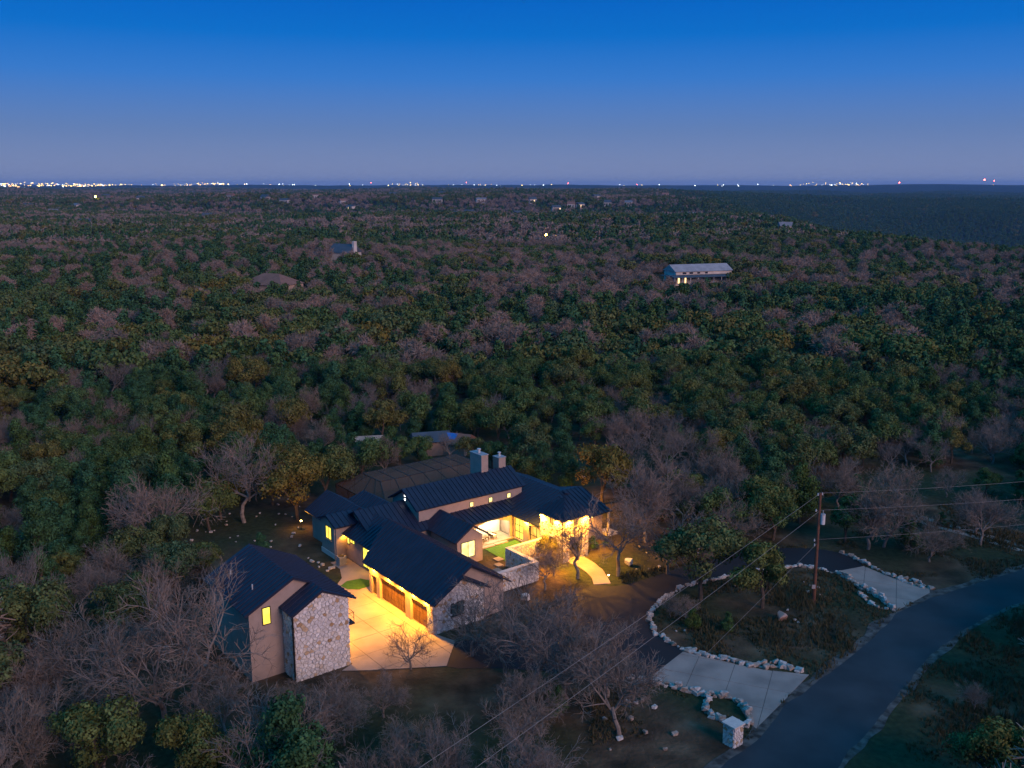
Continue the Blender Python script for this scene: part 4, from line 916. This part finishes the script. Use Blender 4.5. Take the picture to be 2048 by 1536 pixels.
def evergreen(seed, kind, nleaf, size):
    rng = np.random.default_rng(seed); L_ = []
    if kind == 'oak':
        for k in range(15):
            a = rng.uniform(0, 6.283); r_ = math.sqrt(rng.uniform(0, 1)) * 2.3; z = 3.0 + rng.uniform(-0.9, 2.3) * (1 - r_ / 3.6)
            L_.append((r_ * math.cos(a), r_ * math.sin(a), z, rng.uniform(0.65, 1.25)))
    else:
        for k in range(13):
            t_ = (k + rng.uniform(0, .7)) / 13; a = rng.uniform(0, 6.283); z = 0.9 + t_ * 4.3; r_ = (1 - t_) ** 0.75 * 1.5 * rng.uniform(.5, 1.1)
            L_.append((r_ * math.cos(a), r_ * math.sin(a), z, 0.45 + 0.75 * (1 - t_) ** 0.6))
    L_ = np.array(L_); p = L_[:, 3] ** 2; k = rng.choice(len(L_), nleaf, p=p / p.sum())
    D = rng.normal(size=(nleaf, 3)); D[:, 2] = D[:, 2] * 0.9 + 0.25; D /= np.linalg.norm(D, axis=1)[:, None]
    rad = L_[k, 3] * rng.uniform(0.55, 1.12, nleaf); D2 = D * np.array([1, 1, 0.8])
    C = L_[k, :3] + D2 * rad[:, None]; C[:, 2] = np.maximum(C[:, 2], 0.3)
    Nn = D + rng.normal(size=(nleaf, 3)) * 0.38
    V, Q = quads(C, Nn, size * rng.uniform(0.6, 1.4, nleaf), 0.6, rng)
    rr_ = random.Random(seed); segs = []
    top = 3.2 if kind == 'oak' else 3.6; q = Vector((0, 0, -0.3)); r_ = 0.17
    for i in range(3):
        q2 = Vector((rr_.uniform(-.25, .25), rr_.uniform(-.25, .25), top * (i + 1) / 3)); segs.append((q, q2, r_, r_ * .78)); q = q2; r_ *= .78
        if i < 2:
            for j in range(2):
                l_ = L_[rr_.randrange(len(L_))]; segs.append((q2, Vector(l_[:3]) * 0.85 + q2 * 0.15, r_ * .6, .03))
    return V, Q, segs
def bare(seed, spread=1.0, dense=1.0):
    rr_ = random.Random(seed); rng = np.random.default_rng(seed); trunk = []; limbs = []; A = []; B_ = []; Wd = []
    def up(v_, k): return (v_ + Vector((0, 0, k))).normalized()
    fork = rr_.uniform(1.3, 2.2); q = Vector((0, 0, -0.3)); r_ = 0.16
    for i in range(3):
        q2 = Vector((rr_.uniform(-.18, .18) * (i + 1), rr_.uniform(-.18, .18) * (i + 1), fork * (i + 1) / 3)); trunk.append((q, q2, r_, r_ * .88)); q = q2; r_ *= .88
    nl = rr_.randrange(4, 7); a0 = rr_.uniform(0, 6.28)
    def grow(p, dr, ln, r_, lev):
        n_ = 3 if lev == 0 else 2
        for s_ in range(n_):
            dr = (dr + Vector((rr_.gauss(0, .18), rr_.gauss(0, .18), rr_.gauss(.06, .12)))).normalized(); p2 = p + dr * ln / n_; r2 = r_ * (0.78 if lev < 2 else 0.7)
            limbs.append((p, p2, r_, r2, lev)); p = p2; r_ = r2
            for c_ in range(rr_.randrange(2, 4) if lev < 2 else int(rr_.randrange(3, 6) * dense)):
                ax = Vector((rr_.gauss(0, 1), rr_.gauss(0, 1), rr_.gauss(0, 1))); side = (ax - dr * ax.dot(dr)).normalized()
                nd = up((dr * rr_.uniform(.5, .9) + side * rr_.uniform(.5, .95)).normalized(), .16)
                if lev < 2: grow(p, nd, ln * rr_.uniform(.46, .66), r_ * .62, lev + 1)
                else:
                    e_ = p + nd * rr_.uniform(.35, .8); A.append(p); B_.append(e_); Wd.append(.028)
                    for t_ in range(2):
                        k_ = p.lerp(e_, rr_.uniform(.3, .9)); A.append(k_); B_.append(k_ + (nd + Vector((rr_.gauss(0, .6), rr_.gauss(0, .6), rr_.gauss(.15, .5)))).normalized() * rr_.uniform(.25, .5)); Wd.append(.022)
    for k in range(nl):
        a = a0 + k * 6.283 / nl + rr_.uniform(-.4, .4); el = rr_.uniform(.5, 1.25)
        grow(q - Vector((0, 0, rr_.uniform(0, .5))), Vector((math.cos(a) * math.cos(el) * spread, math.sin(a) * math.cos(el) * spread, math.sin(el))).normalized(), rr_.uniform(2.1, 3.0), .085, 0)
    mb = MB(ident)
    for a, b_, r0, r1, lev in limbs: mb.tube(a, b_, max(r0, .016), max(r1, .013), 4 if lev < 2 else 3)
    nlimb = len(mb.f)
    V, Q = ribbons(np.array([tuple(v_) for v_ in A]), np.array([tuple(v_) for v_ in B_]), np.array(Wd), rng)
    n0 = len(mb.v); mb.v += V.tolist(); mb.f += (Q + n0).tolist(); mb.nlimb = nlimb
    return mb, trunk
def mesh_from(mb, name, mt):
    me = bpy.data.meshes.new(name); me.from_pydata([tuple(v_) for v_ in mb.v], [], mb.f); me.materials.append(mt)
    if hasattr(mb, 'nlimb'):
        me.materials.append(M['bark']); me.polygons.foreach_set('material_index', [1] * mb.nlimb + [0] * (len(mb.f) - mb.nlimb))
    return me
PROTO = {'bare': [], 'oak': [], 'juniper': []}
for s_ in range(8):
    mb, tr_ = bare(40 + s_, [1, .8, 1.15, .9, 1.05, .75, .9, 1.1][s_], [1, 1.1, .9, 1.2, 1, 1.1, .45, .5][s_]); PROTO['bare'].append((mesh_from(mb, 'crown', M['twig']), mesh_from(tubes_np(tr_, 7), 'trunk', M['bark'])))
for kind in ('oak', 'juniper'):
    for s_ in range(5):
        V, Q, sg = evergreen(60 + s_ + (20 if kind == 'oak' else 0), kind, 6800, 0.175 if kind == 'oak' else 0.155)
        PROTO[kind].append((npmesh('crown', V, Q, M[kind + '_leaf']), mesh_from(tubes_np(sg, 6), 'trunk', M['dark_bark'])))
def tree(kind, p, s_, rot, label, group=None, var=0, name=None, sz=None):
    cm, tm = PROTO[kind][var % len(PROTO[kind])]
    e = empty(name or {'bare': 'bare_tree', 'oak': 'live_oak', 'juniper': 'juniper_tree'}[kind], p, rot); e.scale = (s_, s_, s_ * (sz or 1)); tag(e, label, 'tree', group)
    link(bpy.data.objects.new('trunk', tm), e); link(bpy.data.objects.new('crown', cm), e)
    return e
def pjx(X_, Y_, Z_):
    Z_ = Z_ - H; w_ = Y_ * math.cos(PITCH) - Z_ * math.sin(PITCH); d_ = -Y_ * math.sin(PITCH) - Z_ * math.cos(PITCH)
    return CX + F * X_ / w_, CY + F * d_ / w_
def scale_for(x, yb, yt, hproto): # tree scale so that its top reaches pixel row yt
    p = un(x, yb); lo_, hi_ = 0.3, 30
    for _ in range(40):
        m_ = (lo_ + hi_) / 2
        if pjx(p.x, p.y, m_)[1] > yt: lo_ = m_
        else: hi_ = m_
    return lo_ / hproto
HT = {'bare': 6.2, 'oak': 5.6, 'juniper': 5.6}
# (kind, base x, base y, top y, variant, label)
HAND = [('bare', 822, 1338, 1243, 7, 'small bare tree silhouetted against the lit concrete apron'),
        ('bare', 944, 1312, 1160, 7, 'leafless tree in front of the stone garage gable'),
        ('bare', 1155, 1157, 1020, 6, 'slender leafless tree standing between front path and tower'),
        ('bare', 1236, 1152, 985, 6, 'tall leafless tree right of the front path'),
        ('bare', 1335, 1148, 1010, 7, 'leafless tree with crooked trunk near the driveway bend'),
        ('bare', 1290, 1085, 935, 3, 'broad leafless tree behind the ones right of the tower'),
        ('bare', 1350, 1060, 940, 1, 'leafless tree crowding the slope above the driveway bend'),
        ('oak', 1402, 1200, 1035, 0, 'olive live oak beside the stone border at the driveway bend'),
        ('oak', 1524, 1216, 1085, 1, 'dark green live oak growing on the stone-ringed island'),
        ('oak', 1440, 1075, 965, 2, 'olive live oak behind the driveway, left of the pole'),
        ('oak', 1545, 1080, 975, 3, 'live oak behind the driveway close to the pole'),
        ('bare', 1735, 1098, 955, 3, 'slender pale-trunked tree behind the upper apron'),
        ('bare', 1766, 1094, 960, 5, 'second slender pale-trunked tree behind the upper apron'),
        ('oak', 1205, 1008, 880, 4, 'big dark live oak behind the entrance tower'),
        ('oak', 1045, 966, 893, 2, 'golden-lit live oak beside the chimneys'),
        ('oak', 596, 1040, 905, 0, 'large live oak with a lit trunk behind the bedroom wing'),
        ('oak', 655, 1000, 888, 3, 'live oak between bedroom wing and pool cage'),
        ('oak', 545, 1010, 900, 1, 'live oak left of the glowing garden lamp'),
        ('oak', 800, 938, 872, 1, 'green live oak behind the pool cage near the pump shed'),
        ('juniper', 846, 935, 885, 2, 'juniper half hiding the low shed behind the pool cage'),
        ('bare', 900, 928, 862, 6, 'leafless tree in front of the tan outbuilding'),
        ('oak', 945, 930, 868, 3, 'live oak between the outbuilding and the chimneys'),
        ('bare', 490, 1045, 880, 2, 'pinkish leafless tree standing over the left clearing'),
        ('juniper', 522, 1108, 1062, 0, 'small yellowish bush behind the annex roof'),
        ('bare', 1107, 1152, 1085, 7, 'small leafless tree before the courtyard wall corner'),
        ('bare', 1090, 1180, 1095, 6, 'twiggy sapling in front of the courtyard wall'),
        ('oak', 1098, 1118, 1070, 4, 'small shrub against the lit tower stone'),
        ('juniper', 1186, 1098, 1070, 1, 'low shrub at the foot of the wall right of the tower'),
        ('juniper', 1212, 1094, 1072, 2, 'low shrub below the side porch post'),
        ('bare', 395, 1408, 1150, 2, 'tall leafless tree close against the left wall of the annex'),
        ('bare', 330, 1440, 1205, 4, 'leafless tree a little farther from the annex'),
        ('bare', 175, 1420, 1235, 0, 'pale forked leafless tree in the dark woods left of the annex'),
        ('bare', 235, 1190, 1085, 3, 'leafless tree with pale twigs at the edge of the left clearing'),
        ('bare', 300, 1260, 1180, 5, 'small leafless tree in the gap left of the annex'),
        ('bare', 310, 1118, 960, 1, 'leafless tree with a leaning pale trunk in the left clearing'),
        ('oak', 420, 1060, 955, 4, 'rust-tinged oak at the left clearing edge'),
        ('bare', 1070, 1385, 1180, 2, 'leafless tree rising in front of the dark driveway'),
        ('bare', 1010, 1345, 1190, 5, 'leafless tree left of the dark driveway'),
        ('bare', 1130, 1410, 1235, 3, 'leafless tree between driveway and the overhead wires'),
        ('bare', 1215, 1395, 1255, 1, 'thin leafless tree at the end of the stacked rock border'),
        ('bare', 1240, 1470, 1270, 5, 'small leafless tree on the grass near the ring planter'),
        ('bare', 540, 1600, 1400, 0, 'leafless tree with bold upright limbs below the annex'),
        ('oak', 1965, 1580, 1455, 2, 'yellow-green bush in the dark verge across the road'),
        ('oak', 2020, 1600, 1440, 3, 'taller bush beside the yellow-green one across the road'),
        ('juniper', 1882, 1052, 1022, 3, 'round bush beside the dirt track'),
        ('juniper', 1975, 1030, 1005, 2, 'small bush farther along the dirt track'),
        ('juniper', 1820, 1100, 1040, 1, 'dark juniper behind the rock border of the upper apron'),
        ('oak', 1690, 1085, 990, 1, 'live oak just right of the utility pole'),
        ('bare', 1370, 1240, 1195, 0, 'low twiggy shrub inside the curve of the rock border'),
        ('bare', 1340, 1235, 1190, 3, 'twiggy shrub hugging the rock border bend'),
        ('juniper', 1385, 1260, 1215, 4, 'dark shrub on the island near the rock border bend'),
        ('juniper', 1455, 1262, 1222, 0, 'dark shrub farther inside the stone-ringed island'),
        ('bare', 1960, 1090, 985, 1, 'lone leafless tree beyond the dirt track')]
used = []
for i, (k, x, yb, yt, v_, lb) in enumerate(HAND):
    p = un(x, yb); s_ = scale_for(x, yb, yt, HT[k]); tree(k, p, s_, i * 1.7, lb, None, v_); used.append((p.x, p.y, 1.6 * s_))
# where nothing grows
def pin(poly, x, y):
    c_ = False; n_ = len(poly)
    for i in range(n_):
        x0, y0 = poly[i]; x1, y1 = poly[i - 1]
        if (y0 > y) != (y1 > y) and x < (x1 - x0) * (y - y0) / (y1 - y0) + x0: c_ = not c_
    return c_
def pd(poly, x, y):                   # distance to polygon edge
    b_ = 1e9
    for i in range(len(poly)):
        x0, y0 = poly[i]; x1, y1 = poly[i - 1]; dx, dy = x1 - x0, y1 - y0; t_ = max(0, min(1, ((x - x0) * dx + (y - y0) * dy) / (dx * dx + dy * dy + 1e-9)))
        b_ = min(b_, math.hypot(x - x0 - t_ * dx, y - y0 - t_ * dy))
    return b_
T2 = lambda L_: [(p.x, p.y) for p in L_]
CLEAR = [T2([W(*q) for q in [(-4, -24), (9, -32), (33, -31), (36, 6), (27, 15), (17, 14), (9, 14), (-2, 19), (-9, 15), (-20, 14), (-20, -3), (-4, -12)]]),
         T2(gp(drive_px)), T2(roadU + roadL[::-1]), T2(gp([(1366, 1299), (1618, 1350), (1512, 1458), (1298, 1357)])), T2(gp([(1727, 1133), (1869, 1181), (1794, 1222), (1666, 1145)])),
         T2(gp([(1300, 1230), (1370, 1170), (1600, 1130), (1790, 1222), (1620, 1350), (1366, 1300)])), T2(gp([(1200, 1368), (1440, 1400), (1510, 1470), (1440, 1620), (1230, 1620), (1180, 1450)])),
         T2(gp([(1080, 1120), (1250, 1060), (1440, 1100), (1400, 1160), (1200, 1200), (1080, 1200)])),
         T2(gp([(640, 1345), (930, 1345), (930, 1400), (640, 1400)]))]
SPARSE = [T2(gp([(1060, 900), (1330, 912), (1320, 960), (1230, 1000), (1100, 975)])), T2(gp([(350, 1110), (410, 1030), (520, 1012), (640, 1000), (640, 1095), (480, 1130)])), T2(gp([(1620, 965), (2100, 930), (2100, 1130), (1880, 1185), (1740, 1120), (1640, 1095)])), T2(gp([(2100, 1215), (1900, 1330), (1690, 1560), (1690, 1700), (2100, 1700)]))]
rng = np.random.default_rng(77)
def scatter(y0, y1, s_, half=0.58, pad=14):
    pts = []
    ya = np.arange(y0, y1, s_ * 0.9)
    for j, y in enumerate(ya):
        xw = y * half + pad; xa = np.arange(-xw, xw, s_) + (j % 2) * s_ / 2
        P_ = np.stack([xa + rng.uniform(-.42, .42, len(xa)) * s_, y + rng.uniform(-.42, .42, len(xa)) * s_], 1); pts.append(P_)
    return np.concatenate(pts)
near = []
for x, y in scatter(46, 205, 4.6):
    if any(pin(c_, x, y) or pd(c_, x, y) < (3.6 if i_ == 2 else 1.7) for i_, c_ in enumerate(CLEAR)): continue
    if any((x - a) ** 2 + (y - b_) ** 2 < r_ * r_ for a, b_, r_ in used) or any((x - a) ** 2 + (y - b_) ** 2 < r_ * r_ for a, b_, r_ in FARCLR): continue
    sp_ = any(pin(c_, x, y) for c_ in SPARSE)
    if sp_ and rng.random() > 0.26: continue
    px_, py_ = pjx(x, y, 0)
    f_ = float(vnoise(x, y, 28, 21)) * 0.6 + float(vnoise(x, y, 9, 22)) * 0.4
    pb = 0.10 + 0.30 * sm(0.52, 0.66, f_)
    if y < 75 and x < 14: pb = 0.68
    elif x < -14 and y < 98: pb = 0.32
    elif x > 20 and y < 150: pb = 0.5
    if rng.random() < (0.04 if y < 78 else 0.06): continue
    k = 'bare' if rng.random() < pb else ('oak' if rng.random() < 0.15 + 0.65 * sm(.4, .6, float(vnoise(x, y, 24, 41))) else 'juniper')
    s_ = rng.uniform(0.75, 1.5) * (0.8 if sp_ else 1.0)
    if k == 'bare': s_ = rng.uniform(.6, 1.08)
    if sp_ and px_ > 1600 and py_ > 1200: s_ *= 0.5
    if 430 < px_ < 1150 and py_ > 1380:
        top = pjx(x, y, 6.0 * s_)[1]
        while top < 1350 and s_ > 0.35: s_ *= 0.93; top = pjx(x, y, 6.0 * s_)[1]
    near.append((math.hypot(x, y), x, y, k, s_))
near.sort()
LB = {'bare': [('grey-brown leafless tree in the thicket below the annex and driveway', 'leafless trees of the front thicket'), ('leafless tree in the dark woods left of the house', 'leafless trees left of the house'), ('leafless tree in the brush right of the house', 'leafless trees right of the house'), ('pinkish leafless tree in the woods behind the house', 'leafless trees behind the house')],
      'oak': [('olive-leaved oak in the thicket below the annex and driveway', 'oaks of the front thicket'), ('olive or rusty oak in the dark woods left of the house', 'oaks left of the house'), ('olive-leaved oak in the brush right of the house', 'oaks right of the house'), ('olive-leaved oak in the woods behind the house', 'oaks behind the house')],
      'juniper': [('dark juniper in the thicket below the annex and driveway', 'junipers of the front thicket'), ('dark juniper in the woods left of the house', 'junipers left of the house'), ('dark juniper in the brush right of the house', 'junipers right of the house'), ('dark juniper in the woods behind the house', 'junipers behind the house')]}
for k_, nm_, pl_ in (('bare', 'pinkish leafless tree', 'leafless trees'), ('oak', 'olive-leaved oak', 'oaks'), ('juniper', 'dark juniper', 'junipers')):
    LB[k_].append((nm_ + ' in the woods behind the bedroom wing', pl_ + ' behind the bedroom wing')); LB[k_].append((nm_ + ' in the woods beyond the tower and utility pole', pl_ + ' beyond tower and pole'))
    LB[k_][3] = (nm_ + ' in the woods behind the pool cage and sheds', pl_ + ' behind the pool cage')
cnt = {'bare': 0, 'oak': 0, 'juniper': 0}; rest = []
for dd, x, y, k, s_ in near:
    px_, py_ = pjx(x, y, 3)
    if cnt[k] < 250 and -80 < px_ < 2130 and py_ < 1620:
        zone = 0 if (y < 76 and x < 20) else (1 if x < -24 and y < 118 else (2 if x > 20 and y < 118 else (4 if x < -22 else (5 if x > 14 else 3))))
        lb, gr = LB[k][zone]; tree(k, Vector((x, y, 0 if dd < 160 else float(hgt(x, y)))), s_, rng.uniform(0, 6.28), lb, gr, int(rng.integers(0, 6)), sz=rng.uniform(.85, 1.12)); cnt[k] += 1
    else: rest.append((x, y, k, s_))
# dry grass and brush in the openings
GP = T2(gp([(1230, 1150), (1600, 1090), (2100, 950), (2100, 1700), (1180, 1700), (1180, 1380), (1300, 1240)])); gx = []; rg = np.random.default_rng(5)
xx = rg.uniform(0, 75, 60000); yy = rg.uniform(46, 125, 60000)
keepers = []
NOG = CLEAR[1:5] + [T2(gp([(1366, 1299), (1618, 1350), (1512, 1458), (1298, 1357)]))]
dens = vnoise(xx, yy, 3.0, 55) * .6 + vnoise(xx, yy, 11, 56) * .4
for i in np.nonzero((dens > .5) & (rg.random(60000) < .75))[0]:
    x, y = xx[i], yy[i]
    if pin(GP, x, y) and not any(pin(c_, x, y) for c_ in NOG): keepers.append((x, y, dens[i]))
    if len(keepers) > 9000: break
K_ = np.array(keepers); nb = 5; nK = len(K_) * nb
base = np.repeat(np.stack([K_[:, 0], K_[:, 1], np.full(len(K_), -0.02)], 1), nb, 0) + np.concatenate([rg.normal(0, .09, (nK, 2)), np.zeros((nK, 1))], 1)
hgt_ = rg.uniform(.18, .5, nK) * np.repeat(np.clip((K_[:, 2] - .42) * 5, .5, 1.6), nb); lean = rg.normal(0, .35, (nK, 2)) * hgt_[:, None]
tip = base + np.stack([lean[:, 0], lean[:, 1], hgt_], 1); an = rg.uniform(0, 6.28, nK); sd = np.stack([np.cos(an), np.sin(an), np.zeros(nK)], 1) * .05
GV = np.stack([base - sd, base + sd, tip], 1).reshape(-1, 3)
o = link(bpy.data.objects.new('dry_grass', npmesh('dry_grass', GV, np.arange(nK * 3).reshape(-1, 3), M['dry_grass']))); tag(o, 'tufts of dry grass over the island and road verges', 'grass', kind='stuff')
# lighter versions of the same trees farther off; each also stands as a tree of its own and is what the distant woodland repeats
def mid_mesh(kind, seed, lod):
    r_ = np.random.default_rng(seed)
    if kind == 'bare':
        n_ = (1500, 200)[lod]; L_ = []
        for k in range(17):
            a = r_.uniform(0, 6.283); q = math.sqrt(r_.uniform(0, 1)) * 2.2; L_.append((q * math.cos(a), q * math.sin(a), 2.9 + r_.uniform(-.7, 2.1) * (1 - q / 3.6), r_.uniform(.5, 1.0)))
        L_ = np.array(L_); k = r_.integers(0, 17, n_); D = r_.normal(size=(n_, 3)); D[:, 2] += .3; D /= np.linalg.norm(D, axis=1)[:, None]
        C = L_[k, :3] + D * (L_[k, 3] * r_.uniform(.3, 1.15, n_))[:, None]
        if lod == 0: V, Q = ribbons(C - D * .12, C + (D + r_.normal(size=D.shape) * .8) * .3, r_.uniform(.05, .11, n_), r_)
        else: V, Q = quads(C, D + r_.normal(size=D.shape) * .4, r_.uniform(.4, .85, n_), .45, r_)
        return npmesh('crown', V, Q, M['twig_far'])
    V, Q, _ = evergreen(seed, kind, (900, 170)[lod], (0.46, 1.0)[lod] * (1 if kind == 'oak' else .88)); return npmesh('crown', V, Q, M[kind + '_leaf'])
mid_pts = scatter(205, 640, 5.9); far_pts = np.concatenate([scatter(640, 1500, 7.0), scatter(1500, 3000, 11.0), scatter(3000, 6500, 19.0)])
def kinds(P_, base):
    f_ = vnoise(P_[:, 0], P_[:, 1], 45, 31) * .5 + vnoise(P_[:, 0], P_[:, 1], 150, 32) * .5
    band = sm(320, 430, P_[:, 1]) * 0.16
    pb = np.clip(0.04 + (0.22 + 0.42 * sm(300, 400, P_[:, 1])) * sm(.48, .64, f_) + band, 0, .85) * (1 - sm(120, 280, P_[:, 0] - P_[:, 1] * .1) * sm(450, 650, P_[:, 1]))
    r_ = rng.random(len(P_)); q = rng.random(len(P_))
    return np.where(r_ < pb, 0, np.where(q < (1 - .85 * sm(120, 280, P_[:, 0] - P_[:, 1] * .1) * sm(450, 650, P_[:, 1])) * (.12 + .7 * sm(.38, .62, vnoise(P_[:, 0], P_[:, 1], 60, 41))), 1, 2))
KN = ['bare', 'oak', 'juniper']
def far_clear(P_):
    keep = np.ones(len(P_), bool)
    for a, b_, r_ in FARCLR: keep &= (P_[:, 0] - a) ** 2 + (P_[:, 1] - b_) ** 2 > r_ * r_
    return P_[keep & (rng.random(len(P_)) > .05)]
mid_pts = far_clear(mid_pts); far_pts = far_clear(far_pts)
mk = kinds(mid_pts, 0); fk = kinds(far_pts, 0)
restP = np.array([(a, b_) for a, b_, _, _ in rest]); restK = np.array([KN.index(k) for _, _, k, _ in rest])
src = []; PT = []; KD = []; SCL = []
def grab(P_, K_, lod, sfun, lbl):
    for ki, k in enumerate(KN):
        ids = np.nonzero(K_ == ki)[0]; nv = 2
        asg = rng.integers(0, nv, len(ids))
        for v_ in range(nv):
            mine = ids[asg == v_]; cm = mid_mesh(k, 200 + ki * 10 + v_ + lod * 50, lod)
            i0 = mine[np.argmin(np.abs(P_[mine, 0]) + np.abs(P_[mine, 1] - P_[:, 1].min() - 15))]
            x, y = P_[i0]; e = empty({'bare': 'bare_tree', 'oak': 'live_oak', 'juniper': 'juniper_tree'}[k], (x, y, float(hgt(x, y))), 0); e.scale = (1.15,) * 3
            tag(e, '%s standing in the %s woodland' % ({'bare': 'leafless pinkish tree', 'oak': 'rounded olive oak', 'juniper': 'dark green juniper'}[k], lbl), 'tree', '%s trees of the %s woodland' % (k, lbl))
            link(bpy.data.objects.new('trunk', PROTO[k][0][1]), e); c_ = link(bpy.data.objects.new('crown', cm), e)
            m2 = mine[mine != i0]; src.append(c_); PT.append(P_[m2]); KD.append(np.full(len(m2), len(src) - 1)); SCL.append(sfun(P_[m2]))
grab(np.concatenate([mid_pts, restP]) if len(restP) else mid_pts, np.concatenate([mk, restK]) if len(restP) else mk, 0, lambda P_: rng.uniform(.75, 1.75, len(P_)), 'middle-distance')
grab(far_pts, fk, 1, lambda P_: rng.uniform(.7, 1.45, len(P_)) * np.interp(P_[:, 1], [640, 900, 1500, 3000, 3001, 8000], [1.35, 1.4, 1.5, 1.8, 2.4, 2.4]), 'far')
PT = np.concatenate(PT); KD = np.concatenate(KD).astype(np.int32); SCL = np.concatenate(SCL).astype(np.float32)
ZZ = hgt(PT[:, 0], PT[:, 1]) - 0.3 * SCL
me = bpy.data.meshes.new('woodland'); me.vertices.add(len(PT)); me.vertices.foreach_set('co', np.stack([PT[:, 0], PT[:, 1], ZZ], 1).astype(np.float32).ravel())
for nm, tp, arr in (('kind', 'INT', KD), ('sc', 'FLOAT', SCL), ('rot', 'FLOAT', rng.uniform(0, 6.28, len(PT)).astype(np.float32))):
    a = me.attributes.new(nm, tp, 'POINT'); a.data.foreach_set('value', arr)
WO = link(bpy.data.objects.new('woodland', me)); tag(WO, 'endless dusky woodland of leafless and evergreen trees stretching to the horizon', 'woodland', kind='stuff')
ng = bpy.data.node_groups.new('woodland_nodes', 'GeometryNodeTree')
ng.interface.new_socket('Geometry', in_out='INPUT', socket_type='NodeSocketGeometry'); ng.interface.new_socket('Geometry', in_out='OUTPUT', socket_type='NodeSocketGeometry')
gi = ng.nodes.new('NodeGroupInput'); go = ng.nodes.new('NodeGroupOutput'); jn = ng.nodes.new('GeometryNodeJoinGeometry'); ng.links.new(jn.outputs[0], go.inputs[0])
def attr(nm, tp):
    a = ng.nodes.new('GeometryNodeInputNamedAttribute'); a.data_type = tp; a.inputs[0].default_value = nm; return a.outputs[0]
ak, asc, ar = attr('kind', 'INT'), attr('sc', 'FLOAT'), attr('rot', 'FLOAT')
cx = ng.nodes.new('ShaderNodeCombineXYZ'); ng.links.new(ar, cx.inputs[2])
for i, o in enumerate(src):
    ob = ng.nodes.new('GeometryNodeObjectInfo'); ob.inputs[0].default_value = o; ob.transform_space = 'ORIGINAL'; ob.inputs['As Instance'].default_value = True
    cp = ng.nodes.new('FunctionNodeCompare'); cp.data_type = 'INT'; cp.operation = 'EQUAL'; ng.links.new(ak, cp.inputs[2]); cp.inputs[3].default_value = i
    ip = ng.nodes.new('GeometryNodeInstanceOnPoints'); ng.links.new(gi.outputs[0], ip.inputs['Points']); ng.links.new(cp.outputs[0], ip.inputs['Selection']); ng.links.new(ob.outputs['Geometry'], ip.inputs['Instance'])
    ng.links.new(cx.outputs[0], ip.inputs['Rotation']); ng.links.new(asc, ip.inputs['Scale']); ng.links.new(ip.outputs[0], jn.inputs[0])
md = WO.modifiers.new('trees', 'NODES'); md.node_group = ng
print('trees', cnt, len(PT))
# ------------------------------------------------------------------ haze
HAZE = 0.000048
mb = MB(ident).box(-27000, 27000, -800, 27500, -160, 150)
m, t, n, l, out = newmat('haze')
pv_ = n.new('ShaderNodeVolumePrincipled'); pv_.inputs['Color'].default_value = (0.30, 0.56, 1.0, 1); pv_.inputs['Density'].default_value = HAZE; pv_.inputs['Anisotropy'].default_value = 0.0
l.new(pv_.outputs[0], out.inputs['Volume'])
tag(mb.build('haze', m), kind='stuff')
